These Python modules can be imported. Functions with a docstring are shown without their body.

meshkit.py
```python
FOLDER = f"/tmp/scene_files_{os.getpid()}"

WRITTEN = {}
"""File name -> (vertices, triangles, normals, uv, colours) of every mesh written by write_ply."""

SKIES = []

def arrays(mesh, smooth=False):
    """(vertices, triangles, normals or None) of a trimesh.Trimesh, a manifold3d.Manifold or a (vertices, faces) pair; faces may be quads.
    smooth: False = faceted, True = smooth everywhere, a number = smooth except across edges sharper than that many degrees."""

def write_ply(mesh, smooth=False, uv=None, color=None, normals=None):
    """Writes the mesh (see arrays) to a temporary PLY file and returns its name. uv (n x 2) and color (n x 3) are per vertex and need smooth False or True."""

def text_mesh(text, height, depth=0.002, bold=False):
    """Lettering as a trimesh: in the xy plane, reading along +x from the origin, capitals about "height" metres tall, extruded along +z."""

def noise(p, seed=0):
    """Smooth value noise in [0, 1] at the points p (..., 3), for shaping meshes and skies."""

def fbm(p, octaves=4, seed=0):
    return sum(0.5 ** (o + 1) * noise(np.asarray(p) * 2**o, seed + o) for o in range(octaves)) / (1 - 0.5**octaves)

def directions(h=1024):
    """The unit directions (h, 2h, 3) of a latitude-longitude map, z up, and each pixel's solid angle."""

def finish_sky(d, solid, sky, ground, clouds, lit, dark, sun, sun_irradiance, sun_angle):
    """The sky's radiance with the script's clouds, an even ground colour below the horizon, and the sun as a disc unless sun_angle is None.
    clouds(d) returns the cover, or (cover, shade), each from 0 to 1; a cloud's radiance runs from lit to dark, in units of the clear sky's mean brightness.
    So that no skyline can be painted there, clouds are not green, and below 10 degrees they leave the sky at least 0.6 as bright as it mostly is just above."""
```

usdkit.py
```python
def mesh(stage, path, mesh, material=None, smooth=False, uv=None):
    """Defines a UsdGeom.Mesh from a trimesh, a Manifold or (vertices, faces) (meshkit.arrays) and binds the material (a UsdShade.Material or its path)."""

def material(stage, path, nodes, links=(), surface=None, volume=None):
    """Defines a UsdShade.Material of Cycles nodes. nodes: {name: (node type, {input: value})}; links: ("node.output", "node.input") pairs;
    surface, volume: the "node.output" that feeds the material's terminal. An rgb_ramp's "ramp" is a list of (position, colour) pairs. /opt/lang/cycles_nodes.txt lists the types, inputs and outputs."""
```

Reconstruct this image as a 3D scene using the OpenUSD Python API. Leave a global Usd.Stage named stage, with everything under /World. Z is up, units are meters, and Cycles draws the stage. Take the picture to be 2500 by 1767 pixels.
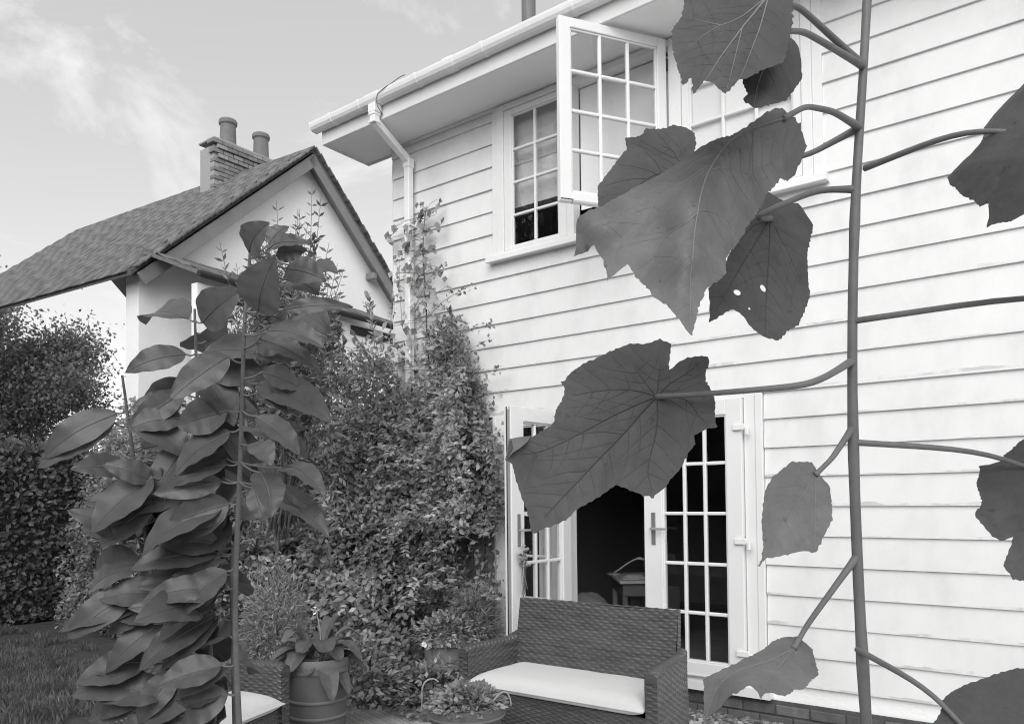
import math, json, random
import numpy as np, trimesh, shapely
from scipy.spatial import Delaunay
from scipy.interpolate import RBFInterpolator
import usdkit, meshkit
from pxr import Usd, UsdGeom, UsdLux, UsdShade, Gf, Sdf, Vt

stage = Usd.Stage.CreateInMemory()
UsdGeom.SetStageUpAxis(stage, UsdGeom.Tokens.z)
UsdGeom.SetStageMetersPerUnit(stage, 1.0)
world = UsdGeom.Xform.Define(stage, '/World')
stage.SetDefaultPrim(world.GetPrim())
UsdGeom.Scope.Define(stage, '/World/Looks')

# ------------------------------------------------------------------ camera
EXPOSURE = 1.45
F_PX, CY, PITCH, YAW, ROLL = 1884.179, 1168.796, 0.0269738, 0.6466099, -0.0099117   # measured on the 2500 x 1767 photograph
EYE = np.array([0.0, -5.237765, 1.51])
fw = np.array([-math.sin(YAW)*math.cos(PITCH), math.cos(YAW)*math.cos(PITCH), math.sin(PITCH)])
r0 = np.array([math.cos(YAW), math.sin(YAW), 0.0]); u0 = np.cross(r0, fw)
rt = r0*math.cos(ROLL) + u0*math.sin(ROLL); up = np.cross(rt, fw)
cam = UsdGeom.Camera.Define(stage, '/World/camera')
cam.AddTransformOp().Set(Gf.Matrix4d(*rt, 0, *up, 0, *(-fw), 0, *EYE, 1))
HA = 36.0
cam.CreateHorizontalApertureAttr(HA)
cam.CreateVerticalApertureAttr(HA*1767/2500)
cam.CreateFocalLengthAttr(HA*F_PX/2500)
cam.CreateVerticalApertureOffsetAttr(HA*(CY-883.5)/2500)
cam.CreateClippingRangeAttr(Gf.Vec2f(0.05, 2000))
cam.CreateExposureAttr(EXPOSURE)

# ------------------------------------------------------------------ sky and soft sun behind the camera
SUN_DIR = np.array([0.38, -0.78, 0.62]); SUN_DIR /= np.linalg.norm(SUN_DIR)
SKY_STRENGTH, SUN_INTENSITY, SUN_ANGLE = 0.135, 0.235, 60.0
mat = lambda name, nodes, links=(), surface=None, volume=None: usdkit.material(stage, '/World/Looks/'+name, nodes, links, surface, volume)
mat('sky_material', {
    'tc': ('texture_coordinate', {}),
    'sky': ('sky_texture', {'sky_type': 'single_scattering', 'sun_disc': False, 'sun_elevation': math.asin(SUN_DIR[2]),
            'sun_rotation': math.atan2(SUN_DIR[0], SUN_DIR[1]), 'air_density': 1.0, 'aerosol_density': 1.2, 'altitude': 50.0}),
    'bw': ('rgb_to_bw', {}),
    'map': ('mapping', {'scale': (2.2, 2.2, 4.2), 'location': (3.1, 2.2, 1.0)}),
    'n': ('noise_texture', {'scale': 1.6, 'detail': 9.0, 'roughness': 0.62, 'distortion': 0.5}),
    'n2': ('noise_texture', {'scale': 0.9, 'detail': 2.0}),
    'add': ('math', {'math_type': 'multiply_add', 'value2': 0.55}),
    'cov': ('map_range', {'from_min': 0.80, 'from_max': 0.98, 'to_min': 0.0, 'to_max': 0.9, 'clamp': True}),
    'mix': ('mix_color', {'blend_type': 'mix', 'use_clamp': False, 'b': (2.75, 2.75, 2.75)}),
    'veil': ('mix_color', {'blend_type': 'mix', 'fac': 0.62, 'use_clamp': False, 'b': (1.68, 1.68, 1.68)}),
    'bg': ('background_shader', {'strength': SKY_STRENGTH})},
    [('sky.color', 'bw.color'), ('tc.generated', 'map.vector'), ('map.vector', 'n.vector'), ('map.vector', 'n2.vector'),
     ('n2.fac', 'add.value1'), ('n.fac', 'add.value3'), ('add.value', 'cov.value'), ('cov.result', 'mix.fac'), ('bw.val', 'veil.a'), ('veil.result', 'mix.a'),
     ('mix.result', 'bg.color')], surface='bg.background')
dome = UsdLux.DomeLight.Define(stage, '/World/sky')
dome.CreateIntensityAttr(1.0)
UsdShade.MaterialBindingAPI.Apply(dome.GetPrim()).Bind(UsdShade.Material.Get(stage, '/World/Looks/sky_material'))
dome.GetPrim().SetCustomDataByKey('kind', 'structure')
dome.GetPrim().SetCustomDataByKey('label', 'pale grey sky with thin wisps of cloud')
sun = UsdLux.DistantLight.Define(stage, '/World/sun')
z_ax = SUN_DIR; x_ax = np.cross([0, 0, 1], z_ax); x_ax /= np.linalg.norm(x_ax); y_ax = np.cross(z_ax, x_ax)
sun.AddTransformOp().Set(Gf.Matrix4d(*x_ax, 0, *y_ax, 0, *z_ax, 0, 0, 0, 30, 1))
sun.CreateIntensityAttr(SUN_INTENSITY); sun.CreateAngleAttr(SUN_ANGLE); sun.CreateNormalizeAttr(True)
sun.CreateColorAttr(Gf.Vec3f(1.0, 0.995, 0.985))

# ------------------------------------------------------------------ helpers
used, base_of = {}, {'/World': np.zeros(3)}
def free(parent, name):
    k = (parent, name); n = used.get(k, 0); used[k] = n+1
    return f'{parent}/{name}' if n == 0 else f'{parent}/{name}_{n:03d}'
def tag(prim, label=None, cat=None, group=None, kind=None):
    for k, v in (('label', label), ('category', cat), ('group', group), ('kind', kind)):
        if v: prim.SetCustomDataByKey(k, v)
def thing(name, loc, label, cat, group=None, kind=None):
    p = free('/World', name)
    x = UsdGeom.Xform.Define(stage, p); x.AddTranslateOp().Set(Gf.Vec3d(*map(float, loc)))
    base_of[p] = np.asarray(loc, float); tag(x.GetPrim(), label, cat, group, kind)
    return p
class MB:
    def __init__(s): s.v, s.f, s.n, s.r = [], [], 0, []
    def add(s, v, f):
        v = np.asarray(v, float); f = np.asarray(f, int); s.r.append(np.full(len(v), (len(s.r)*.61803398875+.13) % 1.0))
        if f.shape[1] == 4: f = np.vstack([f[:, [0, 1, 2]], f[:, [0, 2, 3]]])
        s.v.append(v); s.f.append(f+s.n); s.n += len(v); return s
    def box(s, x0, x1, y0, y1, z0, z1, ch=0.003):
        return s.obox(((x0+x1)/2, (y0+y1)/2, (z0+z1)/2), np.eye(3), (abs(x1-x0)/2, abs(y1-y0)/2, abs(z1-z0)/2), ch)
    def obox(s, c, ax, h, ch=0.003):
        h = np.asarray(h, float); ch = min(ch, 0.45*h.min()); ax = np.asarray(ax, float)
        v = CB_SIGN*h - CB_SIGN*CB_IN*ch
        return s.add(np.asarray(c, float)+v@ax, CB_F)
    def beam(s, a, b, w, t, upv=(0, 0, 1), ch=0.003):
        a, b = np.asarray(a, float), np.asarray(b, float); d = b-a; L = np.linalg.norm(d); d /= L
        y = np.cross(upv, d); y /= np.linalg.norm(y); z = np.cross(d, y)
        return s.obox((a+b)/2, np.array([d, y, z]), (L/2, w/2, t/2), ch)
    def tube(s, pts, rad, sides=6, cap=True):
        p = np.asarray(pts, float); n = len(p); rad = np.broadcast_to(rad, (n,))
        t = np.gradient(p, axis=0); t /= np.linalg.norm(t, axis=1, keepdims=True)+1e-12
        ref = np.array([0, 0, 1.0]) if abs(t[:, 2]).mean() < .8 else np.array([1.0, 0, 0])
        a = np.cross(t, ref); a /= np.linalg.norm(a, axis=1, keepdims=True)+1e-12; b = np.cross(t, a)
        an = np.arange(sides)*2*np.pi/sides
        v = p[:, None]+rad[:, None, None]*(np.cos(an)[None, :, None]*a[:, None]+np.sin(an)[None, :, None]*b[:, None])
        i, j = np.meshgrid(np.arange(n-1), np.arange(sides), indexing='ij')
        q = np.stack([i*sides+j, i*sides+(j+1) % sides, (i+1)*sides+(j+1) % sides, (i+1)*sides+j], -1).reshape(-1, 4)
        v = np.vstack([v.reshape(-1, 3), p[0], p[-1]]) if cap else v.reshape(-1, 3); f = np.vstack([q[:, [0, 1, 2]], q[:, [0, 2, 3]]])
        if cap:
            k = np.arange(sides); k2 = (k+1) % sides
            f = np.vstack([f, np.stack([k2, k, np.full(sides, n*sides)], 1), np.stack([(n-1)*sides+k, (n-1)*sides+k2, np.full(sides, n*sides+1)], 1)])
        return s.add(v, f)
    def lathe(s, prof, c, sides=48):
        pr = np.asarray(prof, float); n = len(pr); an = np.arange(sides)*2*np.pi/sides
        v = np.stack([pr[:, None, 0]*np.cos(an), pr[:, None, 0]*np.sin(an), np.broadcast_to(pr[:, None, 1], (n, sides))], -1).reshape(-1, 3)+np.asarray(c, float)
        i, j = np.meshgrid(np.arange(n-1), np.arange(sides), indexing='ij')
        q = np.stack([i*sides+j, i*sides+(j+1) % sides, (i+1)*sides+(j+1) % sides, (i+1)*sides+j], -1).reshape(-1, 4)
        return s.add(v, q)
    def prism(s, poly, o, ex, ey, ez, depth):
        """poly (n x 2) in the plane (ex, ey) at o, pushed along ez"""
        m = trimesh.creation.extrude_polygon(shapely.Polygon(poly) if not isinstance(poly, shapely.Polygon) else poly, depth, engine='earcut')
        return s.add(np.asarray(o, float)+np.asarray(m.vertices)@np.array([ex, ey, ez], float), m.faces)
    def tm(s, m): return s.add(m.vertices, m.faces)
    def get(s): return np.vstack(s.v), np.vstack(s.f)
CB_SIGN, CB_IN = [], []
for sx in (-1, 1):
    for sy in (-1, 1):
        for sz in (-1, 1):
            for k in range(3):
                CB_SIGN.append((sx, sy, sz)); CB_IN.append([0 if i == k else 1 for i in range(3)])
CB_SIGN, CB_IN = np.array(CB_SIGN, float), np.array(CB_IN, float)
_h = trimesh.convex.convex_hull(CB_SIGN-CB_SIGN*CB_IN*.2)
_src = CB_SIGN-CB_SIGN*CB_IN*.2
_idx = np.array([np.argmin(((_src-v)**2).sum(1)) for v in _h.vertices])
CB_F = _idx[_h.faces]
def part(name, mb, material, parent='/World', smooth=False, label=None, cat=None, group=None, kind=None):
    v, f = mb.get() if isinstance(mb, MB) else (mb.vertices, mb.faces) if hasattr(mb, 'vertices') else mb
    v = np.asarray(v, float); f = np.asarray(f)
    p = free(parent, name); base = base_of[parent]; top = parent == '/World'
    if top:
        loc = np.array([*((v.min(0)+v.max(0))/2)[:2], v[:, 2].min()]); base = loc
    m = usdkit.mesh(stage, p, (v-base, f), '/World/Looks/'+material, smooth)
    if top: UsdGeom.Xformable(m).AddTranslateOp().Set(Gf.Vec3d(*map(float, base)))
    rnd = None
    if isinstance(mb, MB) and len(mb.r) > 1: rnd = np.concatenate(mb.r)
    elif any(t in name for t in ('foliage', 'leaves', 'blossom', 'petals', 'crown')) and len(v) % 5 == 0: rnd = np.repeat(np.random.default_rng(len(v)).uniform(0, 1, len(v)//5), 5)
    if rnd is not None and (smooth is False or smooth is True):
        UsdGeom.PrimvarsAPI(m).CreatePrimvar('rnd', Sdf.ValueTypeNames.FloatArray, 'vertex').Set(Vt.FloatArray.FromNumpy(rnd.astype(np.float32)))
    base_of[p] = base; tag(m.GetPrim(), label, cat, group, kind)
    return p
def one(): return MB()
def bxm(*a, **k): return MB().box(*a, **k)
rng = np.random.default_rng(11)

# ------------------------------------------------------------------ materials (black and white photograph: neutral greys)
g3 = lambda x: (x, x, x)
def simple(name, albedo, rough=.5, var=.12, scale=6.0, bump=0.0, bscale=60.0, spec=.5, stretch=(1, 1, 1), detail=5.0, coat=0.0, island=0.0):
    n = {'geo': ('geometry', {}), 'map': ('mapping', {'scale': stretch}), 'n': ('noise_texture', {'scale': scale, 'detail': detail, 'roughness': .6}),
         'r': ('rgb_ramp', {'ramp': [(.25, g3(albedo*(1-var))), (.75, g3(albedo*(1+var)))]}),
         'p': ('principled_bsdf', {'roughness': rough, 'specular_ior_level': spec, 'coat_weight': coat})}
    l = [('geo.position', 'map.vector'), ('map.vector', 'n.vector'), ('n.fac', 'r.fac')]
    out = 'r.color'
    if island:
        n['ir'] = ('map_range', {'to_min': 1-island, 'to_max': 1+island}); n['im'] = ('mix_color', {'blend_type': 'multiply', 'fac': 1.0, 'use_clamp': False})
        n['oi'] = ('object_info', {}); n['at'] = ('attribute', {'attribute': 'rnd'}); n['ad'] = ('math', {'math_type': 'add'}); n['fr'] = ('math', {'math_type': 'fraction'})
        l += [('oi.random', 'ad.value1'), ('at.fac', 'ad.value2'), ('ad.value', 'fr.value1'), ('fr.value', 'ir.value'), (out, 'im.a'), ('ir.result', 'im.b')]; out = 'im.result'
    l.append((out, 'p.base_color'))
    if bump:
        n['bn'] = ('noise_texture', {'scale': bscale, 'detail': 4.0}); n['b'] = ('bump', {'strength': 1.0, 'distance': bump})
        l += [('map.vector', 'bn.vector'), ('bn.fac', 'b.height'), ('b.normal', 'p.normal')]
    return mat(name, n, l, surface='p.BSDF')
simple('white_plastic', .71, .32, .03, 3.0, coat=.15)
simple('white_gutter', .76, .35, .06, 5.0, stretch=(.6, 3, 3))
simple('white_trim', .71, .45, .05, 4.0, .0004, 90)
simple('soffit_paint', .86, .6, .04, 1.2)
simple('dark_gasket', .03, .6)
simple('grey_groove', .25, .6)
simple('render_white', .86, .9, .06, 1.1, .004, 30)
simple('bargeboard_paint', .20, .6, .12, 3.0, .001, 60, stretch=(4, 1, 1))
simple('roof_tile', .125, .85, .35, 14.0, .004, 60, island=.35)
simple('chimney_brick', .22, .9, .3, 12.0, .004, 50, island=.3)
simple('house_brick', .25, .9, .22, 14.0, .003, 70, island=.3)
simple('plinth_brick', .10, .9, .3, 14.0, .003, 70, island=.35)
simple('mortar', .32, .95, .15, 30.0)
simple('terracotta', .125, .8, .16, 5.0, .0012, 70, spec=.3)
simple('terracotta_rim', .17, .8, .16, 9.0, .0012, 70, spec=.3)
simple('stone_pot', .19, .85, .25, 10.0, .002, 60, spec=.3)
simple('pot_inside', .05, .9)
simple('wicker', .07, .36, .5, 1.0, stretch=(5, 5, 55), spec=.6, detail=3.0)
simple('wicker_frame', .03, .6)
simple('cushion_cloth', .62, .95, .03, 7.0, .0012, 160, spec=.2)
simple('soil', .05, .95, .4, 12.0, .012, 30)
simple('deck_wood', .45, .8, .25, 4.0, .001, 60, stretch=(1, 1, 1), island=.2)
simple('paving_stone', .5, .9, .3, 6.0, .004, 40, island=.15)
simple('lawn_ground', .2, .95, .3, 3.0, .01, 40)
simple('debris', .16, .9, .3, 30.0, island=.6)
simple('trellis_wood', .10, .8, .3, 9.0)
simple('bark', .10, .9, .3, 20.0, .003, 60)
simple('green_stem', .14, .6, .2, 20.0)
simple('pale_stem', .30, .7, .2, 20.0)
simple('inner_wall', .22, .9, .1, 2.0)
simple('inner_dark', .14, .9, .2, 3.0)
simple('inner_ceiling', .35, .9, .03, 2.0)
simple('desk_wood', .28, .35, .2, 5.0, stretch=(1, 8, 8))
simple('dark_wood', .07, .5, .2, 8.0)
simple('paper', .5, .9, .1, 20.0, island=.15)
simple('chrome_brushed', .28, .3, .08, 9.0)
simple('handle_plate', .16, .4, .08, 9.0)
simple('blind_cloth', .62, .95, .05, 3.0, .001, 120)
simple('white_blind', .86, .95, .03, 3.0, .001, 120)
simple('dark_fringe', .03, .9, .3, 50.0)
simple('flower_petal', .75, .7, .1, 30.0, island=.15)
simple('garland_bead', .2, .5, .4, 60.0, island=.6)
simple('pale_handle', .33, .6, .15, 20.0)
simple('flue_metal', .14, .5, .3, 4.0, stretch=(6, 6, .5))
simple('black_rubber', .02, .7)
def leafmat(name, albedo, var=.3, rough=.42, trans=.3, island=.45, spec=.5, scale=14.0, bump=0.0):
    n = {'geo': ('geometry', {}), 'n': ('noise_texture', {'scale': scale, 'detail': 4.0}),
         'r': ('rgb_ramp', {'ramp': [(.3, g3(albedo*(1-var))), (.7, g3(albedo*(1+var)))]}),
         'oi': ('object_info', {}), 'at': ('attribute', {'attribute': 'rnd'}), 'ad': ('math', {'math_type': 'add'}), 'fr': ('math', {'math_type': 'fraction'}), 'ir': ('map_range', {'to_min': 1-island, 'to_max': 1+island}), 'im': ('mix_color', {'blend_type': 'multiply', 'fac': 1.0, 'use_clamp': False}),
         'p': ('principled_bsdf', {'roughness': rough, 'specular_ior_level': spec}), 't': ('translucent_bsdf', {}), 'mx': ('mix_closure', {'fac': trans})}
    l = [('geo.position', 'n.vector'), ('n.fac', 'r.fac'), ('oi.random', 'ad.value1'), ('at.fac', 'ad.value2'), ('ad.value', 'fr.value1'), ('fr.value', 'ir.value'), ('r.color', 'im.a'), ('ir.result', 'im.b'),
         ('im.result', 'p.base_color'), ('im.result', 't.color'), ('p.BSDF', 'mx.closure1'), ('t.BSDF', 'mx.closure2')]
    if bump:
        n['bn'] = ('noise_texture', {'scale': 260.0, 'detail': 3.0}); n['b'] = ('bump', {'strength': 1.0, 'distance': bump})
        l += [('geo.position', 'bn.vector'), ('bn.fac', 'b.height'), ('b.normal', 'p.normal')]
    mat(name, n, l, surface='mx.closure')
leafmat('foliage_mid', 0.30, island=.55, trans=.42, scale=3.0, var=.35)
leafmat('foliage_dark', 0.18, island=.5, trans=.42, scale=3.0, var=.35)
leafmat('foliage_light', 0.37, island=.55, trans=.42, scale=3.0, var=.35)
leafmat('foliage_pale', 0.40, island=.5, trans=.42, scale=3.0, var=.35)
leafmat('hedge_leaf', .035, trans=.15)
def bigleaf(name, albedo, rough, trans, net, nscale, mott=.22, spec=.35):
    n = {'geo': ('geometry', {}), 'n': ('noise_texture', {'scale': 9.0, 'detail': 6.0, 'roughness': .7}), 'nn': ('noise_texture', {'scale': 30.0, 'detail': 2.0}),
         'dis': ('mix_color', {'blend_type': 'linear_light', 'fac': .02, 'use_clamp': False}),
         'v': ('voronoi_texture', {'feature': 'distance_to_edge', 'scale': nscale}), 'v2': ('voronoi_texture', {'feature': 'distance_to_edge', 'scale': nscale*3.1}),
         'vm': ('map_range', {'from_min': 0.0, 'from_max': .10, 'to_min': 1+net, 'to_max': 1.0, 'clamp': True}),
         'r': ('rgb_ramp', {'ramp': [(.32, g3(albedo*(1-mott))), (.68, g3(albedo*(1+mott)))]}),
         'im': ('mix_color', {'blend_type': 'multiply', 'fac': 1.0, 'use_clamp': False}),
         'sp': ('noise_texture', {'scale': 75.0, 'detail': 3.0}), 'spm': ('map_range', {'from_min': .66, 'from_max': .74, 'to_min': 1.0, 'to_max': .62, 'clamp': True}),
         'im2': ('mix_color', {'blend_type': 'multiply', 'fac': 1.0, 'use_clamp': False}),
         'b': ('bump', {'strength': .8, 'distance': .0005}), 'b2': ('bump', {'strength': .5, 'distance': .0003}),
         'p': ('principled_bsdf', {'roughness': rough, 'specular_ior_level': spec}), 't': ('translucent_bsdf', {}), 'mx': ('mix_closure', {'fac': trans})}
    l = [('geo.position', 'n.vector'), ('geo.position', 'nn.vector'), ('geo.position', 'dis.a'), ('nn.color', 'dis.b'), ('dis.result', 'v.vector'), ('dis.result', 'v2.vector'),
         ('v.distance', 'vm.value'), ('n.fac', 'r.fac'), ('r.color', 'im.a'), ('vm.result', 'im.b'), ('geo.position', 'sp.vector'), ('sp.fac', 'spm.value'), ('im.result', 'im2.a'), ('spm.result', 'im2.b'),
         ('im2.result', 'p.base_color'), ('im2.result', 't.color'), ('v.distance', 'b.height'), ('v2.distance', 'b2.height'), ('b.normal', 'b2.normal'), ('b2.normal', 'p.normal'), ('p.BSDF', 'mx.closure1'), ('t.BSDF', 'mx.closure2')]
    mat(name, n, l, surface='mx.closure')
bigleaf('broad_leaf', .085, .55, .25, -.07, 55)
bigleaf('broad_leaf_pale', .17, .5, .30, .06, 45)
leafmat('broad_leaf_vein', .20, var=.1, rough=.55, trans=.1, island=.0)
leafmat('broad_leaf_dark_vein', .045, var=.1, rough=.6, trans=.1, island=.0)
leafmat('fine_vein_dark', .066, var=.1, rough=.6, trans=.15, island=.0)
leafmat('fine_vein_pale', .195, var=.1, rough=.6, trans=.2, island=.0)
bigleaf('glossy_leaf', .085, .42, .18, .06, 60, .25, .5)
leafmat('glossy_leaf_vein', .115, var=.1, rough=.5, trans=.1, island=.0)
leafmat('pot_leaf', .125, var=.2, rough=.5, trans=.25, island=.3, scale=30, bump=.0004)
# painted weatherboard: white paint with flaked patches along the lower edges of the lower boards
BZ0, BSP = 4.622706, 0.198318          # z of the lower edge of board 0, board spacing
mat('board_paint', {
    'geo': ('geometry', {}), 'sep': ('separate_xyz', {}),
    'm1': ('math', {'math_type': 'subtract', 'value2': BZ0-40*BSP}), 'm2': ('math', {'math_type': 'divide', 'value2': BSP}), 'fr': ('math', {'math_type': 'fraction'}),
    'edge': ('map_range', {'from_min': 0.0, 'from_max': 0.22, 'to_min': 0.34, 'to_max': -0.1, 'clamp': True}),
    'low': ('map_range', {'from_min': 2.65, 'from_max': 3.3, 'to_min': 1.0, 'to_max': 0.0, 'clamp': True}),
    'mp': ('mapping', {'scale': (2.2, 1, 9.0)}), 'n': ('noise_texture', {'scale': 1.0, 'detail': 5.0, 'roughness': .65, 'distortion': .3}),
    'mp2': ('mapping', {'scale': (1.5, 1, .8)}), 'n2': ('noise_texture', {'scale': 2.0, 'detail': 7.0, 'roughness': .65}),
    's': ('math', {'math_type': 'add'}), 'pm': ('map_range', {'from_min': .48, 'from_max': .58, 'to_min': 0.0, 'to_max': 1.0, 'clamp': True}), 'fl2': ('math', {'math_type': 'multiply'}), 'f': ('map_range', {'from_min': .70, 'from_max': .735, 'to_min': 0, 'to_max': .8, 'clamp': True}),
    'fl': ('math', {'math_type': 'multiply'}),
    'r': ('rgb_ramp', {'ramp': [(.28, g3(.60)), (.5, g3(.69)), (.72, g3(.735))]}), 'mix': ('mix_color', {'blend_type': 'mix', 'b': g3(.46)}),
    'n3': ('noise_texture', {'scale': 120.0, 'detail': 3.0}), 'b': ('bump', {'strength': 1.0, 'distance': .0006}),
    'p': ('principled_bsdf', {'roughness': .55, 'specular_ior_level': .35})},
    [('geo.position', 'sep.vector'), ('sep.z', 'm1.value1'), ('m1.value', 'm2.value1'), ('m2.value', 'fr.value1'), ('fr.value', 'edge.value'),
     ('sep.z', 'low.value'), ('geo.position', 'mp.vector'), ('mp.vector', 'n.vector'), ('geo.position', 'mp2.vector'), ('mp2.vector', 'n2.vector'),
     ('n.fac', 's.value1'), ('edge.result', 's.value2'), ('s.value', 'f.value'), ('f.result', 'fl.value1'), ('low.result', 'fl.value2'),
     ('n2.fac', 'r.fac'), ('n2.fac', 'pm.value'), ('pm.result', 'fl2.value1'), ('fl.value', 'fl2.value2'), ('r.color', 'mix.a'), ('fl2.value', 'mix.fac'), ('mix.result', 'p.base_color'),
     ('geo.position', 'n3.vector'), ('n3.fac', 'b.height'), ('b.normal', 'p.normal')], surface='p.BSDF')
mat('window_glass', {'t': ('transparent_bsdf', {'color': g3(.95)}), 'g': ('glossy_bsdf', {'color': g3(1.0), 'roughness': 0.0}), 'lw': ('layer_weight', {'blend': .5}),
    'pw': ('math', {'math_type': 'power', 'value2': 5.0}), 'f': ('math', {'math_type': 'multiply_add', 'value2': .95, 'value3': .043}), 'm': ('mix_closure', {})},
    [('lw.facing', 'pw.value1'), ('pw.value', 'f.value1'), ('f.value', 'm.fac'), ('t.BSDF', 'm.closure1'), ('g.BSDF', 'm.closure2')], surface='m.closure')
# ------------------------------------------------------------------ ground
mb = MB(); n = 60
gx, gy = np.meshgrid(np.linspace(-1, 1, n), np.linspace(-1, 1, n), indexing='ij')
gx = np.sign(gx)*np.abs(gx)**2.2*400; gy = np.sign(gy)*np.abs(gy)**2.2*400
i, j = np.meshgrid(np.arange(n-1), np.arange(n-1), indexing='ij')
q = np.stack([i*n+j, (i+1)*n+j, (i+1)*n+j+1, i*n+j+1], -1).reshape(-1, 4)
part('ground', MB().add(np.stack([gx, gy, np.full_like(gx, -.06)], -1).reshape(-1, 3), q), 'lawn_ground', label='dark earth and grass of the garden', kind='structure')
def bumpy_sheet(x0, x1, y0, y1, z, amp, step, seed, fr=3.0):
    xs, ys = np.arange(x0, x1+1e-6, step), np.arange(y0, y1+1e-6, step)
    X, Y = np.meshgrid(xs, ys, indexing='ij'); p = np.stack([X*fr, Y*fr, np.zeros_like(X)], -1)
    Z = z+amp*(meshkit.fbm(p, 4, seed)-.5)
    a, b = len(xs), len(ys); i, j = np.meshgrid(np.arange(a-1), np.arange(b-1), indexing='ij')
    return MB().add(np.stack([X, Y, Z], -1).reshape(-1, 3), np.stack([i*b+j, (i+1)*b+j, (i+1)*b+j+1, i*b+j+1], -1).reshape(-1, 4))
part('flower_bed', bumpy_sheet(-11, -2.9, -4.2, -.03, -.02, .05, .06, 5), 'soil', smooth=True, label='dark soil of the planting bed below the shrubs', kind='structure')

# ------------------------------------------------------------------ the house
HX0, HX1, SOF = -5.378, 1.6, 4.93
house = thing('weatherboarded_house', (-3.5, 0, 0), 'white weatherboarded house with wide eaves, white windows and glazed garden doors', 'house')
# board by board
def board(k, x0, x1, ztop=None):
    z = BZ0-k*BSP; h = BSP+.012 if ztop is None else ztop-z
    wob = rng.uniform(-.0012, .0012)
    poly = [(0+wob, z), (.022+wob, z), (.030+wob, z+h), (.0185*h/(BSP+.012)+wob, z+h)]
    ns = max(2, int((x1-x0)/.45)); xs = np.linspace(x0, x1, ns+1); v = []
    for x in xs:
        sag = .0016*(meshkit.noise(np.array([x*1.1, k*7.3, 0]), 4)-.5); bow = .0022*(meshkit.noise(np.array([x*.9, k*3.1, 5]), 7)-.5)
        v += [(x, y-.001+bow, zz+sag) for y, zz in poly]
    f = []
    for s in range(ns):
        for a in range(4):
            b = (a+1) % 4; f.append((s*4+a, s*4+b, s*4+4+b, s*4+4+a))
    f += [(0, 3, 2, 1), (ns*4, ns*4+1, ns*4+2, ns*4+3)]
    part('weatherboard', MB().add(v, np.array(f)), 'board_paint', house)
WX0, WX1 = -4.13, -1.40
for k in range(-1, 13):
    zt = SOF if k == -1 else None
    if k <= 5:
        board(k, HX0, WX0, zt); board(k, WX1, HX1, zt)
    else:
        j1 = [None, -2.95, -1.2][k % 3]
        board(k, HX0, HX1, zt)
for k in range(13, 23): board(k, -1.795, HX1)
# structural wall behind the boards, with its openings
mb = MB()
mb.box(HX0+.012, WX0+.02, .031, .22, 3.56, SOF+.3, 0); mb.box(WX1-.02, HX1, .031, .22, 3.56, SOF+.3, 0)
mb.box(HX0+.012, HX1, .031, .22, 2.24, 3.56, 0)
mb.box(-1.83, HX1, .031, .22, -.05, 2.24, 0)
mb.box(HX0+.012, -4.11, .05, .22, -.05, 2.24, 0)
mb.box(WX0+.02, WX1-.02, .09, .22, 4.91, SOF+.3, 0)
part('wall', mb, 'render_white', house)
mb = MB(); mb.box(HX0+.012, HX0+.2, .22, 5.8, -.05, SOF+.3, 0); mb.box(HX1-.2, HX1, .22, 5.8, -.05, SOF+.3, 0); mb.box(HX0+.2, HX1-.2, 5.6, 5.8, -.05, SOF+.3, 0)
part('outer_wall', mb, 'render_white', house)
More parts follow.
